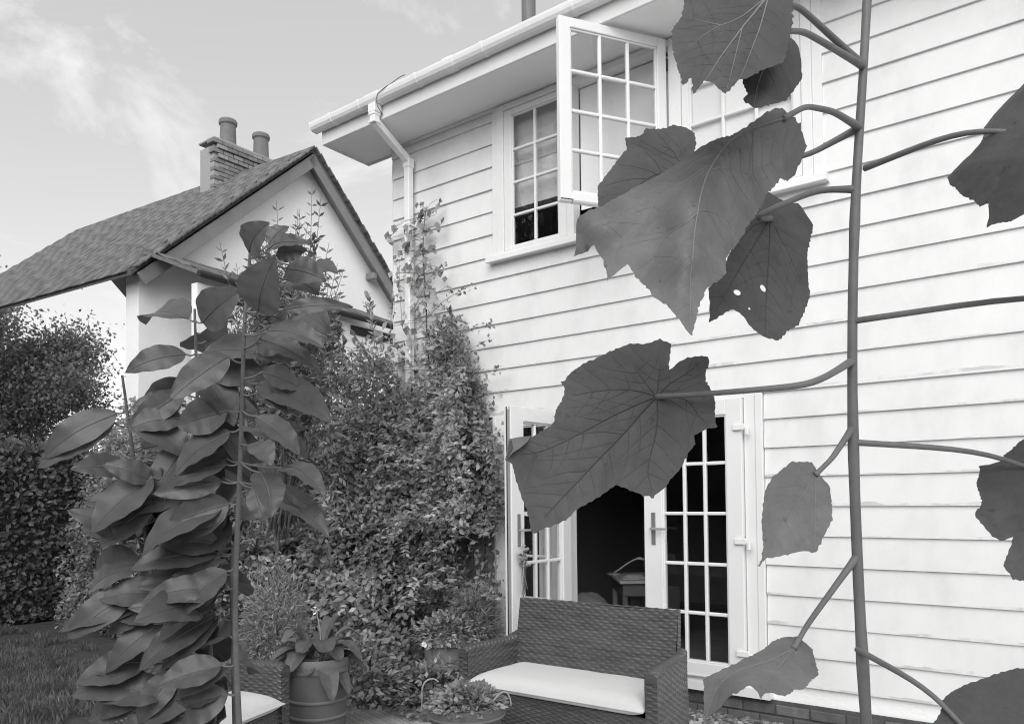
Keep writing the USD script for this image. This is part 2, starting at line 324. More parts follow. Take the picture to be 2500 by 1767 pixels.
# side wall boards at the left corner (their ends show beside the downpipe)
for k in range(-1, 13):
    z = BZ0-k*BSP; t = SOF if k == -1 else z+BSP+.01
    v = []
    for y in (.0, 5.8): v += [(HX0-.004, y, z), (HX0+.010, y, z), (HX0+.012, y, t), (HX0+.006, y, t)]
    f = [(0, 1, 5, 4), (1, 2, 6, 5), (2, 3, 7, 6), (3, 0, 4, 7), (0, 3, 2, 1), (4, 5, 6, 7)]
    part('weatherboard', MB().add(v, np.array(f)), 'board_paint', house)
# bricks of the ground floor left of the doors
bw, bh, jn = .215, .065, .010
for rrow in range(30):
    z = .0+rrow*(bh+jn)
    if z+bh > 2.235: break
    x = HX0+.012+(-.11 if rrow % 2 else 0)
    while x < -4.115:
        a, b = max(x, HX0+.013), min(x+bw, -4.113)
        if b-a > .03: part('brick', bxm(a, b, .03+rng.uniform(-.002, .002), .049, z, z+bh, .003), 'house_brick', house)
        x += bw+jn
part('mortar_bed', bxm(HX0+.013, -4.113, .037, .048, -.05, 2.24, 0), 'mortar', house)
# plinth bricks below the door sill and the right hand boards
x = -4.11
while x < HX1:
    for rrow in range(2):
        xx = x+(.11 if rrow else 0)
        part('brick', bxm(xx, min(xx+bw, HX1), .005+rng.uniform(-.003, .003), .05, -.03+rrow*.078, .035+rrow*.078, .004), 'plinth_brick', house)
    x += bw+jn
part('mortar_bed', bxm(-4.11, HX1, .015, .05, -.06, .14, 0), 'plinth_brick', house)
# drip strip under the lowest upper board
part('drip_strip', bxm(HX0, HX1, -.006, .03, 2.226, 2.241, .002), 'white_trim', house)
# eaves
part('soffit', bxm(-5.80, HX1+.3, -.47, .03, SOF, SOF+.012, 0), 'soffit_paint', house)
part('soffit', bxm(-5.80, HX0-.006, .0301, .085, SOF, SOF+.012, 0), 'soffit_paint', house)
part('fascia', bxm(-5.822, HX1+.3, -.492, -.4705, SOF-.016, SOF+.20, .003), 'white_trim', house)
part('fascia', bxm(-5.822, -5.8005, -.470, .106, SOF-.016, SOF+.20, .003), 'white_trim', house)
part('fascia', bxm(-5.80, HX0-.006, .0855, .106, SOF-.016, SOF+.20, .003), 'white_trim', house)
part('bed_mould', bxm(HX0, WX0-.0, -.014, .001, SOF-.03, SOF-.0005, .003), 'white_trim', house)
mb = MB()
mb.add([(-5.86, -.53, 5.125), (HX1+.4, -.53, 5.125), (HX1+.4, 3, 6.9), (-5.86, 3, 6.9), (-5.86, -.53, 5.165), (HX1+.4, -.53, 5.165), (HX1+.4, 3, 6.94), (-5.86, 3, 6.94)],
       np.array([(0, 3, 2, 1), (4, 5, 6, 7), (0, 1, 5, 4), (1, 2, 6, 5), (2, 3, 7, 6), (3, 0, 4, 7)]))
mb.add([(-5.86, 6.4, 5.125), (HX1+.4, 6.4, 5.125), (HX1+.4, 3.002, 6.9), (-5.86, 3.002, 6.9), (-5.86, 6.4, 5.165), (HX1+.4, 6.4, 5.165), (HX1+.4, 3.002, 6.94), (-5.86, 3.002, 6.94)],
       np.array([(0, 1, 2, 3), (7, 6, 5, 4), (4, 5, 1, 0), (5, 6, 2, 1), (6, 7, 3, 2), (7, 4, 0, 3)]))
rf = part('roof', mb, 'roof_tile', house)
part('gable_infill', MB().prism([(-.45, 5.13), (6.3, 5.13), (3, 6.88)], (HX0-.05, 0, 0), (0, 1, 0), (0, 0, 1), (1, 0, 0), .06), 'render_white', house)
part('flue', MB().lathe([(.0, 5.8), (.085, 5.8), (.085, 7.55), (.10, 7.6), (.10, 7.66), (.075, 7.75), (.04, 7.85), (0, 7.88)], (-5.28, 2.18, 0), 20), 'flue_metal', rf, smooth=30)
# gutter: moulded profile (y, z)
prof = [(-.598, 5.108), (-.604, 5.104), (-.603, 5.085), (-.597, 5.060), (-.580, 5.040), (-.555, 5.031), (-.512, 5.030), (-.5, 5.04), (-.497, 5.105)]
inn = [(y+(.004 if y < -.55 else (-.004 if y < -.505 else -.004)), z+(.004 if z < 5.05 else 0)) for y, z in prof][::-1]
gpoly = shapely.LineString(prof).buffer(.0022, cap_style='flat')
gut = part('gutter', MB().prism(gpoly, (-5.866, 0, 0), (0, 1, 0), (0, 0, 1), (1, 0, 0), HX1+.35+5.866), 'white_gutter', house, smooth=35)
part('gutter_end', MB().prism(shapely.Polygon(prof).buffer(.004), (-5.872, 0, 0), (0, 1, 0), (0, 0, 1), (1, 0, 0), .006), 'white_gutter', gut)
clip = shapely.LineString(prof).buffer(.0065, cap_style='flat')
for x in (-5.586, -5.20, -4.49, -3.77, -2.93, -2.1, -1.25, -.4):
    part('gutter_clip', MB().prism(clip, (x-.012, 0, 0), (0, 1, 0), (0, 0, 1), (1, 0, 0), .024), 'white_gutter', gut)
for x in (-4.12, -2.5): part('gutter_joint', MB().prism(clip, (x-.05, 0, 0), (0, 1, 0), (0, 0, 1), (1, 0, 0), .10), 'white_gutter', gut)
# outlet and downpipe
mb = MB(); mb.prism(clip, (-5.11, 0, 0), (0, 1, 0), (0, 0, 1), (1, 0, 0), .17); mb.box(-5.075, -4.985, -.590, -.505, 4.955, 5.032, .004)
part('gutter_outlet', mb, 'white_gutter', gut)
PX, PY = -5.09, -.067
dp = part('downpipe', MB().box(PX-.0325, PX+.0325, PY-.0325, PY+.0325, .02, 4.70, .006), 'white_gutter', house)
mb = MB(); mb.box(-5.062, -4.998, -.583, -.515, 4.865, 4.954, .005)
mb.beam((-5.03, -.549, 4.885), (PX, PY-.02, 4.715), .064, .064, ch=.005)
mb.box(PX-.04, PX+.04, PY-.04, PY+.04, 4.64, 4.73, .006); mb.box(-5.068, -4.992, -.590, -.51, 4.93, 4.956, .004); mb.box(-5.068, -4.992, -.590, -.51, 4.862, 4.885, .004)
part('swan_neck', mb, 'white_gutter', dp)
for z in (4.1, 2.75, 1.3):
    part('pipe_bracket', MB().box(PX-.05, PX+.05, PY-.036, PY+.065, z-.02, z+.02, .004), 'white_gutter', dp)
# thin cable looped over the gutter
th = np.linspace(0, 1, 16); cpts = np.stack([-4.93+.34*th, -.607-.004*np.sin(th*9), 5.072+.052*np.sin(th*np.pi*.55)**1.0], 1)
cpts = np.vstack([[(-4.975, -.50, 4.94), (-4.965, -.575, 4.985), (-4.95, -.605, 5.03)], cpts])
part('cable', MB().tube(cpts, .003, 5), 'black_rubber', gut)

# glazed leaf: frame with bars and panes
def leaf_frame(name, parent, o, ux, nz, s0, s1, z0, z1, stl, str_, top, bot, cols, zbars, t=.06, label=None, bar=.024, rounded=0.0, mat_='white_plastic'):
    """o: point on the hinge line; ux: direction along the leaf; nz: outward normal; s0..s1 along ux"""
    o = np.asarray(o, float); ux = np.asarray(ux, float); ux /= np.linalg.norm(ux); nz = np.asarray(nz, float); nz /= np.linalg.norm(nz); ax = np.array([ux, nz, (0, 0, 1)])
    def bx(m, a, b, n0, n1, c, d, ch=.004): return m.obox(o+ux*(a+b)/2+nz*(n0+n1)/2+np.array([0, 0, (c+d)/2]), ax, ((b-a)/2, (n1-n0)/2, (d-c)/2), ch)
    m = MB()
    bx(m, s0, s0+stl, -t/2, t/2, z0, z1); bx(m, s1-str_, s1, -t/2, t/2, z0, z1)
    bx(m, s0+stl, s1-str_, -t/2, t/2, z1-top, z1); bx(m, s0+stl, s1-str_, -t/2-rounded, t/2+rounded, z0, z0+bot, .004+rounded)
    fr = part(name, m, mat_, parent, label=label)
    a, b, c, d = s0+stl, s1-str_, z0+bot, z1-top
    m = MB()      # bead round the glass
    w = .012
    bx(m, a, a+w, -t/2+.012, t/2-.012, c, d, .003); bx(m, b-w, b, -t/2+.012, t/2-.012, c, d, .003); bx(m, a+w, b-w, -t/2+.012, t/2-.012, c, c+w, .003); bx(m, a+w, b-w, -t/2+.012, t/2-.012, d-w, d, .003)
    part('glazing_bead', m, mat_, fr)
    xs = np.linspace(a+w, b-w, cols+1); zs = [c+w, *zbars, d-w]
    for x in xs[1:-1]: part('glazing_bar', bx(MB(), x-bar/2, x+bar/2, -.017, .017, c+w, d-w, .006), mat_, fr)
    for z in zbars:
        for q in range(cols):
            l = xs[q]+(bar/2 if q else 0); r = xs[q+1]-(bar/2 if q < cols-1 else 0)
            part('glazing_bar', bx(MB(), l, r, -.0162, .0162, z-bar/2, z+bar/2, .006), mat_, fr)
    for q in range(cols):
        for p_ in range(len(zs)-1):
            l = xs[q]+(bar/2 if q else 0); r = xs[q+1]-(bar/2 if q < cols-1 else 0); e0 = zs[p_]+(bar/2 if p_ else 0); e1 = zs[p_+1]-(bar/2 if p_ < len(zs)-2 else 0)
            tl = rng.uniform(-.0009, .0009); tz = rng.uniform(-.0009, .0009); cc_ = o+ux*(l+r)/2+np.array([0, 0, (e0+e1)/2])
            pn = nz+ux*tl+np.array([0, 0, tz]); pn /= np.linalg.norm(pn)
            part('pane', MB().obox(cc_, np.array([ux, pn, (0, 0, 1)]), ((r-l)/2, .002, (e1-e0)/2), 0), 'window_glass', fr)
    return fr, bx
X3, N3 = (1, 0, 0), (0, -1, 0)
# upper window: frame, sill, three lights
ZB = [3.94, 4.222, 4.507]
m = MB()
for a, b in ((-4.07, -4.003), (-3.357, -3.293), (-2.452, -2.356), (-1.497, -1.43)): m.box(a, b, -.022, .085, 3.615, 4.912, .004)
for a, b in ((-4.003, -3.357), (-3.293, -2.452), (-2.356, -1.497)): m.box(a, b, -.022, .085, 4.862, 4.912, .004); m.box(a, b, -.022, .085, 3.615, 3.64, .003)
wf = part('upper_window', m, 'white_trim', house)
part('architrave', bxm(-4.132, -4.071, -.012, .03, 3.6205, 4.9295, .004), 'white_trim', wf)
part('architrave', bxm(-1.429, -1.368, -.012, .03, 3.6205, 4.9295, .004), 'white_trim', wf)
part('window_head', bxm(-4.07, -1.43, -.004, .08, 4.9125, 4.929, .002), 'white_trim', wf)
m = MB(); m.prism([(-.075, 3.560), (-.060, 3.556), (-.055, 3.563), (.02, 3.563), (.02, 3.618), (-.024, 3.6145), (-.072, 3.602)], (-4.165, 0, 0), (0, 1, 0), (0, 0, 1), (1, 0, 0), 2.83)
part('window_sill', m, 'white_trim', wf)
leaf_frame('window_sash', house, (0, .012, 0), X3, N3, -4.0, -3.36, 3.642, 4.86, .078, .085, .052, .03, 2, ZB, .05, bar=.021)
leaf_frame('window_sash', house, (0, .012, 0), X3, N3, -2.353, -1.50, 3.642, 4.86, .055, .055, .045, .03, 3, ZB, .05, bar=.021)
hd = np.array([-2.93+2.462, -.74, 0]); hl = np.linalg.norm(hd); hd /= hl; hn = np.array([hd[1], -hd[0], 0])
cs, cbx = leaf_frame('open_casement', house, (-2.462, -.02, 0), hd, hn, .02, hl+.01, 3.59, 4.90, .075, .088, .068, .075, 3, [3.965, 4.245, 4.53], .052, label='side hung casement standing wide open', bar=.022, rounded=.006)
for z in (3.75, 4.72): part('hinge', MB().obox((-2.462, -.03, z), np.eye(3), (.012, .012, .045), .003), 'dark_gasket', cs)
part('stay_hole', MB().obox(np.array([-2.462, -.028, 4.80]), np.eye(3), (.008, .008, .012), .002), 'black_rubber', cs)
part('casement_seal', cbx(MB(), .0205, hl+.0095, -.030, -.0265, 3.60, 3.606, 0), 'dark_gasket', cs)
# garden doors
m = MB()
m.box(-4.11, -4.0, -.012, .10, .24, 2.226, .004); m.box(-3.475, -3.372, -.012, .10, .24, 2.2, .004); m.box(-1.93, -1.85, -.012, .10, .24, 2.226, .004)
m.box(-4.0, -1.93, -.0121, .10, 2.2, 2.226, .003)
df = part('door_frame', m, 'white_plastic', house)
part('cover_strip', bxm(-1.8495, -1.80, -.02, .03, .15, 2.226, .004), 'white_plastic', df)
part('cover_strip', bxm(-4.150, -4.1105, -.016, .03, .05, 2.226, .004), 'white_plastic', df)
m = MB(); m.prism([(-.05, .150), (.06, .150), (.06, .2395), (-.018, .2395), (-.022, .222), (-.05, .214)], (-4.13, 0, 0), (0, 1, 0), (0, 0, 1), (1, 0, 0), 2.36)
part('door_sill', m, 'white_plastic', df)
ZD = [.69, 1.04, 1.40, 1.755]
rd, rbx = leaf_frame('garden_door', house, (0, -.018, 0), X3, N3, -2.686, -1.934, .245, 2.197, .147, .112, .107, .10, 3, ZD, .068, label='closed right hand glazed door leaf')
part('rail_moulding', rbx(MB(), -2.53, -2.055, .034, .040, .25, .262, .002), 'white_plastic', rd)
def handle(parent, bx, s, z, dirn, side=1, t=.034):
    hp = part('handle_plate', bx(MB(), s-.016, s+.016, t*side if side > 0 else -t-.008, t+.008 if side > 0 else -t, z-.118, z+.118, .003), 'handle_plate', parent)
    m = MB(); n0 = t+.008
    bx(m, s-.009, s+.009, n0*side if side > 0 else -n0-.045, n0+.045 if side > 0 else -n0, z-.009, z+.009, .004)
    a, b = (s, s+.12*dirn) if dirn > 0 else (s+.12*dirn, s)
    bx(m, a, b, n0+.037 if side > 0 else -n0-.05, n0+.05 if side > 0 else -n0-.037, z-.010, z+.008, .005)
    part('handle_lever', m, 'chrome_brushed', parent)
handle(rd, rbx, -2.608, 1.288, 1)
for z in (1.985, 1.20, .435):
    m = MB(); rbx(m, -1.99, -1.90, .034, .056, z-.012, z+.030, .006); rbx(m, -1.902, -1.878, .032, .060, z-.05, z+.012, .006)
    part('door_hinge', m, 'white_plastic', rd)
leaf_frame('side_light', house, (0, .02, 0), X3, N3, -3.998, -3.477, .245, 2.197, .07, .07, .07, .10, 2, ZD, .06, bar=.022)
ld = np.array([-3.405+3.372, -.75, 0]); ll_ = np.linalg.norm(ld); ld /= ll_; ln = np.array([-ld[1], ld[0], 0])    # normal towards the camera side (+x)
lf, lbx = leaf_frame('open_garden_door', house, (-3.372, -.02, 0), ld, ln, .012, .758, .245, 2.197, .112, .147, .107, .10, 3, ZD, .068, label='left hand glazed door leaf standing open')
handle(lf, lbx, .68, 1.288, -1, 1); handle(lf, lbx, .68, 1.288, -1, -1)
part('door_seal', lbx(MB(), .759, .762, -.010, -.002, .25, 2.19, 0), 'dark_gasket', lf)
part('door_seal', lbx(MB(), .759, .762, .018, .023, .25, 2.19, 0), 'grey_groove', lf)
part('door_edge_strip', lbx(MB(), .7585, .766, .003, .014, .27, 2.17, .001), 'chrome_brushed', lf)
# rooms seen through the glass
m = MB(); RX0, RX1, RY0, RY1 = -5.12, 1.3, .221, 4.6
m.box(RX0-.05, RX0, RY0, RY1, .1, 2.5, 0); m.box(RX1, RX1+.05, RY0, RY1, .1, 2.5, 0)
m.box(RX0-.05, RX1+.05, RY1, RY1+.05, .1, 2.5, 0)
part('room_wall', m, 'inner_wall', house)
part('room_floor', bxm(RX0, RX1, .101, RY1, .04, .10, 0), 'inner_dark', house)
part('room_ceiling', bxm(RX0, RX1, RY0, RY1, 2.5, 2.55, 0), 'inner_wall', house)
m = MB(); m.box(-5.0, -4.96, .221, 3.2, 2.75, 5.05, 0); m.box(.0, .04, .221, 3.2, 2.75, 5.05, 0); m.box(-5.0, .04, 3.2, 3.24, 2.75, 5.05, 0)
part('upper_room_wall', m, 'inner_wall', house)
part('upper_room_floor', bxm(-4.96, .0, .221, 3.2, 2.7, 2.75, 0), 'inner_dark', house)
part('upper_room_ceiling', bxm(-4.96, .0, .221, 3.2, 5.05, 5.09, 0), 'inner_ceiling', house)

# things inside
wb = thing('window_blind', (-3.68, .12, 3.97), 'cream cloth blind with dark bobble fringe behind the left upper window light', 'blind')
m = MB(); xs = np.linspace(-3.985, -3.375, 2)
for a, b, yy in ((4.60, 4.88, .118), (4.42, 4.61, .108), (4.23, 4.43, .117), (4.035, 4.24, .108)): m.box(-3.985, -3.375, yy, yy+.006, a, b, .002)
m.box(-3.985, -3.375, .098, .130, 4.86, 4.89, .004)
part('blind_cloth', m, 'blind_cloth', wb)
m = MB()
for x in np.linspace(-3.98, -3.38, 46):
    m.tube([(x, .110, 4.042), (x+rng.uniform(-.004, .004), .109, 4.042-rng.uniform(.018, .030)), (x, .109, 3.985-rng.uniform(0, .016))], [.004, .008, .009], 5)
m.box(-3.985, -3.375, .106, .116, 4.032, 4.046, .002)
part('fringe', m, 'dark_fringe', wb)
tag(stage.GetPrimAtPath(part('window_blind', bxm(-2.345, -1.505, .036, .041, 3.645, 4.858, .001), 'white_blind')), 'plain white blind drawn down behind the right hand upper window light', 'blind')
tag(stage.GetPrimAtPath(part('window_blind', bxm(-3.285, -2.46, .088, .094, 3.86, 4.858, .002), 'white_blind')), 'plain white blind half drawn in the opening of the wide open casement', 'blind')
# desk with lamp and papers
A = np.array([-.6, .8, 0]); B = np.array([.8, .6, 0]); O = np.array([-3.385, .82, 0]); AX = np.array([A, B, (0, 0, 1)])
desk = thing('writing_desk', (-3.3, 1.4, .1), 'wooden writing desk standing in the dark room behind the open door', 'desk')
def dbox(m, a0, a1, b0, b1, z0, z1, ch=.004): return m.obox(O+A*(a0+a1)/2+B*(b0+b1)/2+np.array([0, 0, (z0+z1)/2]), AX, ((a1-a0)/2, (b1-b0)/2, (z1-z0)/2), ch)
part('desk_top', dbox(MB(), 0, .80, 0, .37, .752, .78), 'desk_wood', desk)
part('apron', dbox(MB(), .03, .77, .03, .34, .64, .751), 'dark_wood', desk)
for a in (.04, .72):
    for b in (.03, .30):
        part('desk_leg', dbox(MB(), a, a+.045, b, b+.045, .1, .751), 'desk_wood' if (a > .5 and b < .5) else 'dark_wood', desk)
lp = thing('desk_lamp', (-3.72, 1.25, .78), 'slim bent arm lamp on the writing desk', 'lamp')
L0 = O+A*.60+B*.03
part('lamp_base', MB().lathe([(0, .781), (.07, .781), (.07, .792), (.02, .80), (0, .80)], L0, 20), 'chrome_brushed', lp, smooth=30)
pts = [L0+np.array([0, 0, .80])+B*s+np.array([0, 0, h_]) for s, h_ in ((0, 0), (.05, .03), (.11, .075), (.17, .11), (.215, .13))]
arm = part('lamp_arm', MB().tube(pts, .010, 6), 'chrome_brushed', lp, smooth=True)
part('lamp_head', MB().tube([pts[-1], pts[-1]+B*.03+np.array([0, 0, .004]), pts[-1]+B*.07-np.array([0, 0, .006])], [.009, .014, .012], 8), 'paper', arm, smooth=True)
dp_ = thing('desk_papers', tuple(O+A*.25+B*.17+np.array([0, 0, .781])), 'loose pale papers lying on the writing desk', 'papers')
for a0, b0, tw in ((.10, .08, .1), (.16, .16, -.25), (.34, .14, .4)):
    ca, sa = math.cos(tw), math.sin(tw); A2, B2 = A*ca+B*sa, B*ca-A*sa; zz = .7815+a0*.004
    part('sheet', MB().obox(O+A*(a0+.1)+B*(b0+.05)+np.array([0, 0, zz]), np.array([A2, B2, (0, 0, 1)]), (.105, .074, .0006), 0), 'paper', dp_)
sh = thing('bookshelf', (-3.56, 1.8, .1), 'low shelf with stacked pale papers below the desk end', 'shelf')
S0 = np.array([-3.42, 1.62, 0])
m = MB(); m.box(-3.76, -3.36, 1.62, 2.0, .60, .62); m.box(-3.76, -3.73, 1.62, 2.0, .1, .60); m.box(-3.39, -3.36, 1.62, 2.0, .1, .60); m.box(-3.73, -3.39, 1.98, 2.0, .1, .60)
part('shelf_case', m, 'desk_wood', sh)
z = .12; kk = 0
PAPERS = ['%s pale bundle of papers counted up from the bottom of the low shelf indoors' % w for w in ('lowest', 'second', 'third', 'fourth', 'fifth', 'sixth', 'seventh', 'eighth', 'ninth', 'tenth', 'eleventh', 'twelfth', 'thirteenth', 'fourteenth', 'fifteenth', 'sixteenth', 'seventeenth', 'eighteenth')]
while z < .56:
    h_ = rng.uniform(.035, .07); w_ = rng.uniform(.24, .32)
    tag(stage.GetPrimAtPath(part('paper_stack', bxm(-3.72, -3.72+w_, 1.63, 1.95, z, z+h_-.004, .002), 'paper')), PAPERS[kk], 'papers'); kk += 1; z += h_
_s = trimesh.creation.icosphere(4); _v = np.asarray(_s.vertices)
_v = _v*np.array([.32, .22, .26])*(1+.35*(meshkit.fbm(_v*2.2, 3, 8)[:, None]-.5))+np.array([-3.95, 1.15, .34])
part('cloth_heap', (_v, _s.faces), 'inner_wall', smooth=True, label='dark soft heap low down inside the open doorway beside the desk', cat='cloth')
# window in the far wall of the room
iw = thing('far_window', (-5.2, 4.5, 1.3), 'small dim window frame on the far wall of the room', 'window')
m = MB(); m.box(-5.10, -5.06, 4.56, 4.599, 1.45, 2.1); m.box(-4.9, -4.86, 4.56, 4.599, 1.45, 2.1); m.box(-5.10, -4.86, 4.55, 4.599, 1.40, 1.45); m.box(-5.06, -4.9, 4.56, 4.599, 2.06, 2.1)
part('window_frame', m, 'white_trim', iw); part('pane', bxm(-5.06, -4.9, 4.585, 4.59, 1.45, 2.06, 0), 'paper', iw)
m = MB(); cx = np.linspace(-3.80, -3.50, 40); cv = []
for x in cx:
    for z in (.25, 2.15): cv.append((x, .17+.018*math.sin((x+3.8)*75), z))
part('curtain', MB().add(cv, np.array([(2*k, 2*k+2, 2*k+3, 2*k+1) for k in range(39)])), 'white_blind', smooth=True, label='pale curtain hanging inside the narrow side light behind the open door leaf', cat='curtain')
# garland on the open door's handle
gl = thing('door_garland', (-3.32, -.68, .9), 'string of beads and small flowers hanging on the open door handle', 'garland')
gp = np.array([-3.372, -.02, 0])+ld*.675+ln*.075
m = MB(); tz = np.linspace(1.27, .82, 16)
cord = np.stack([gp[0]+.006*np.sin(tz*30), gp[1]+.006*np.cos(tz*23), tz], 1); part('cord', MB().tube(cord, .002, 5), 'garland_bead', gl)
m = MB()
for _ in range(46):
    s = trimesh.creation.icosphere(1); rr = rng.uniform(.006, .014); zc = 1.10+rng.normal(0, .045)
    m.add(np.asarray(s.vertices)*rr+gp+ld*rng.normal(0, .020)+ln*rng.uniform(-.02, .03)+np.array([0, 0, zc]), s.faces)
part('bead_bunch', m, 'garland_bead', gl)
m = MB()
for _ in range(9):
    a0 = gp+ld*rng.normal(0, .01)+ln*rng.uniform(-.01, .02); m.tube([a0+np.array([0, 0, 1.05]), a0+ld*rng.normal(0, .012)+np.array([0, 0, .95]), a0+ld*rng.normal(0, .015)+np.array([0, 0, .80+rng.uniform(0, .06)])], [.004, .005, .003], 5)
part('tassel', m, 'garland_bead', gl)

# ------------------------------------------------------------------ the neighbouring house
GA = np.array([-10.5, 3.121, 7.529]); td = math.radians(-5)
gs = np.array([math.sin(td), math.cos(td), 0]); gn = np.array([math.cos(td), -math.sin(td), 0]); SL, HWD = .89, 3.25
nb = thing('neighbour_house', (-13, 3.2, 0), 'neighbouring white rendered gable house with tiled roof and brick chimney', 'house')
def G(s, z, n_=0.0): return np.array([*(GA+gs*s+gn*n_)[:2], z])
zt = GA[2]-.16
pl = [(-HWD+.25, 0), (HWD-.25, 0), (HWD-.25, zt-SL*(HWD-.25)), (0, zt), (-HWD+.25, zt-SL*(HWD-.25))]
part('gable_wall', MB().prism(pl, G(0, 0, -.52), gs, (0, 0, 1), gn, .30), 'render_white', nb)
m = MB()
for s_ in (-1, 1):
    a = [G(0, GA[2], .0), G(s_*HWD, GA[2]-SL*HWD, .0)]; b = [x-gn*7.5 for x in a]; dz = np.array([0, 0, -.07])
    m.add([a[0], a[1], b[1], b[0], a[0]+dz, a[1]+dz, b[1]+dz, b[0]+dz], np.array([(0, 1, 2, 3), (7, 6, 5, 4), (0, 4, 5, 1), (1, 5, 6, 2), (2, 6, 7, 3), (3, 7, 4, 0)]))
nr = part('roof', m, 'roof_tile', nb)
for s_ in (-1, 1):
    L_ = HWD*math.sqrt(1+SL*SL); ds = 1/math.sqrt(1+SL*SL); dn = np.array([*(gs*s_*ds)[:2], -SL*ds]); pn = np.cross(gn, dn)
    pn = pn if pn[2] > 0 else -pn; AXG = np.array([dn, gn, pn])
    c0 = G(0, GA[2], 0)
    part('bargeboard', MB().obox(c0+dn*(L_/2+.02)-pn*.165+gn*.012, AXG, (L_/2-.06, .016, .09), .004), 'bargeboard_paint', nb)
    part('verge_soffit', MB().obox(c0+dn*(L_/2)-pn*.115-gn*.11, AXG, (L_/2-.1, .105, .01), .002), 'bargeboard_paint', nb)
    for q in range(int(L_/.125)):
        part('verge_tile', MB().obox(c0+dn*(q*.125+.08)+pn*(.012+rng.uniform(-.004, .006))+gn*(.012+rng.uniform(-.012, .012)), np.array([dn*.996-pn*.087, gn, pn*.996+dn*.087]), (.075, .075, .013), .004), 'roof_tile', nr)
for s_ in (-1, 1):
    L_ = HWD*math.sqrt(1+SL*SL); ds = 1/math.sqrt(1+SL*SL); dn = np.array([*(gs*s_*ds)[:2], -SL*ds]); pn = np.cross(gn, dn); pn = pn if pn[2] > 0 else -pn; m = MB()
    for q in range(int(L_/.15)):
        for k in range(44):
            m.obox(G(0, GA[2], 0)+dn*(q*.15+.09)-gn*(.17+k*.165+(.08 if q % 2 else 0))+pn*(.014+rng.uniform(-.003, .004)), np.array([dn*.995-pn*.09, gn, pn*.995+dn*.09]), (.095, .080, .007), 0)
    part('roof_tiles', m, 'roof_tile', nr, kind='stuff')
m = MB(); m.obox(G(1.56, GA[2]-SL*1.56-.42, -.10), np.array([gs, gn, (0, 0, 1)]), (.05, .10, .06), .01)
part('purlin_end', m, 'bargeboard_paint', nb)
# chimney behind the ridge, brick courses one by one
ch = part('chimney', bxm(-12.75, -12.31, 2.40, 3.95, 5.5, 7.86, 0), 'mortar', nb)
for kq in range(14):
    z = 7.94-kq*.078; out = (.06 if kq < 2 else .03 if kq < 4 else 0)
    for q in range(8):
        y0 = 2.39-out+(0.10 if kq % 2 else 0)+q*.205
        y1 = min(y0+.195, 3.96+out)
        if y1-y0 > .05: part('brick', bxm(-12.42, -12.29+out+rng.uniform(-.004, .004), y0, y1, z-.068, z, .005), 'chimney_brick', ch)
part('flaunching', bxm(-12.75, -12.25, 2.36, 3.98, 7.943, 7.98, .02), 'mortar', ch)
for y in (2.80, 3.50): part('chimney_pot', MB().lathe([(.0, 8.13), (.17, 8.13), (.165, 8.2), (.145, 8.24), (.135, 8.56), (.16, 8.58), (.165, 8.63), (.15, 8.66), (.11, 8.66), (.11, 8.3), (0, 8.3)], (-12.5, y, -.17), 20), 'terracotta_rim', ch, smooth=35)
# lean-to roof against the gable
lt0, lt1 = -3.0, 1.42
ltop, lbot, lo = 5.02, 4.52, 1.05
m = MB(); a = [G(lt0, ltop, -.2), G(lt1, ltop, -.2), G(lt1, lbot, lo), G(lt0, lbot, lo)]; dz = np.array([0, 0, -.05])
m.add(a+[x+dz for x in a], np.array([(0, 3, 2, 1), (4, 5, 6, 7), (0, 1, 5, 4), (1, 2, 6, 5), (2, 3, 7, 6), (3, 0, 4, 7)]))
lr = part('lean_to_roof', m, 'roof_tile', nb)
dv = (G(0, lbot, lo)-G(0, ltop, -.2)); Lq = np.linalg.norm(dv); dv /= Lq; nv = np.cross(gs, dv); nv = nv if nv[2] > 0 else -nv
for rr_ in range(6):
    for q in range(22):
        s = lt1-.10-q*.2+(.1 if rr_ % 2 else 0)
        part('lean_to_tile', MB().obox(G(s, ltop, -.2)+dv*(.12+rr_*.2)+nv*(.016+rng.uniform(-.003, .003)), np.array([gs, dv*.995-nv*.09, nv*.995+dv*.09]), (.096, .125, .010), .004), 'roof_tile', lr)
part('lean_to_wall', MB().prism([(lt0+.1, 0), (lt1-.15, 0), (lt1-.15, lbot-.12), (lt0+.1, lbot-.12)], G(0, 0, lo-.25), gs, (0, 0, 1), gn, .12), 'render_white', nb)
part('lean_to_gutter', MB().tube([G(lt0, lbot-.05, lo+.04), G(lt1, lbot-.05, lo+.04)], .045, 8), 'black_rubber', nb, smooth=30)
for q in range(5): part('lean_to_window', MB().obox(G(.95-q*.75, lbot-.22, lo-.125), np.array([gs, gn, (0, 0, 1)]), (.26, .02, .07), .004), 'black_rubber', nb)
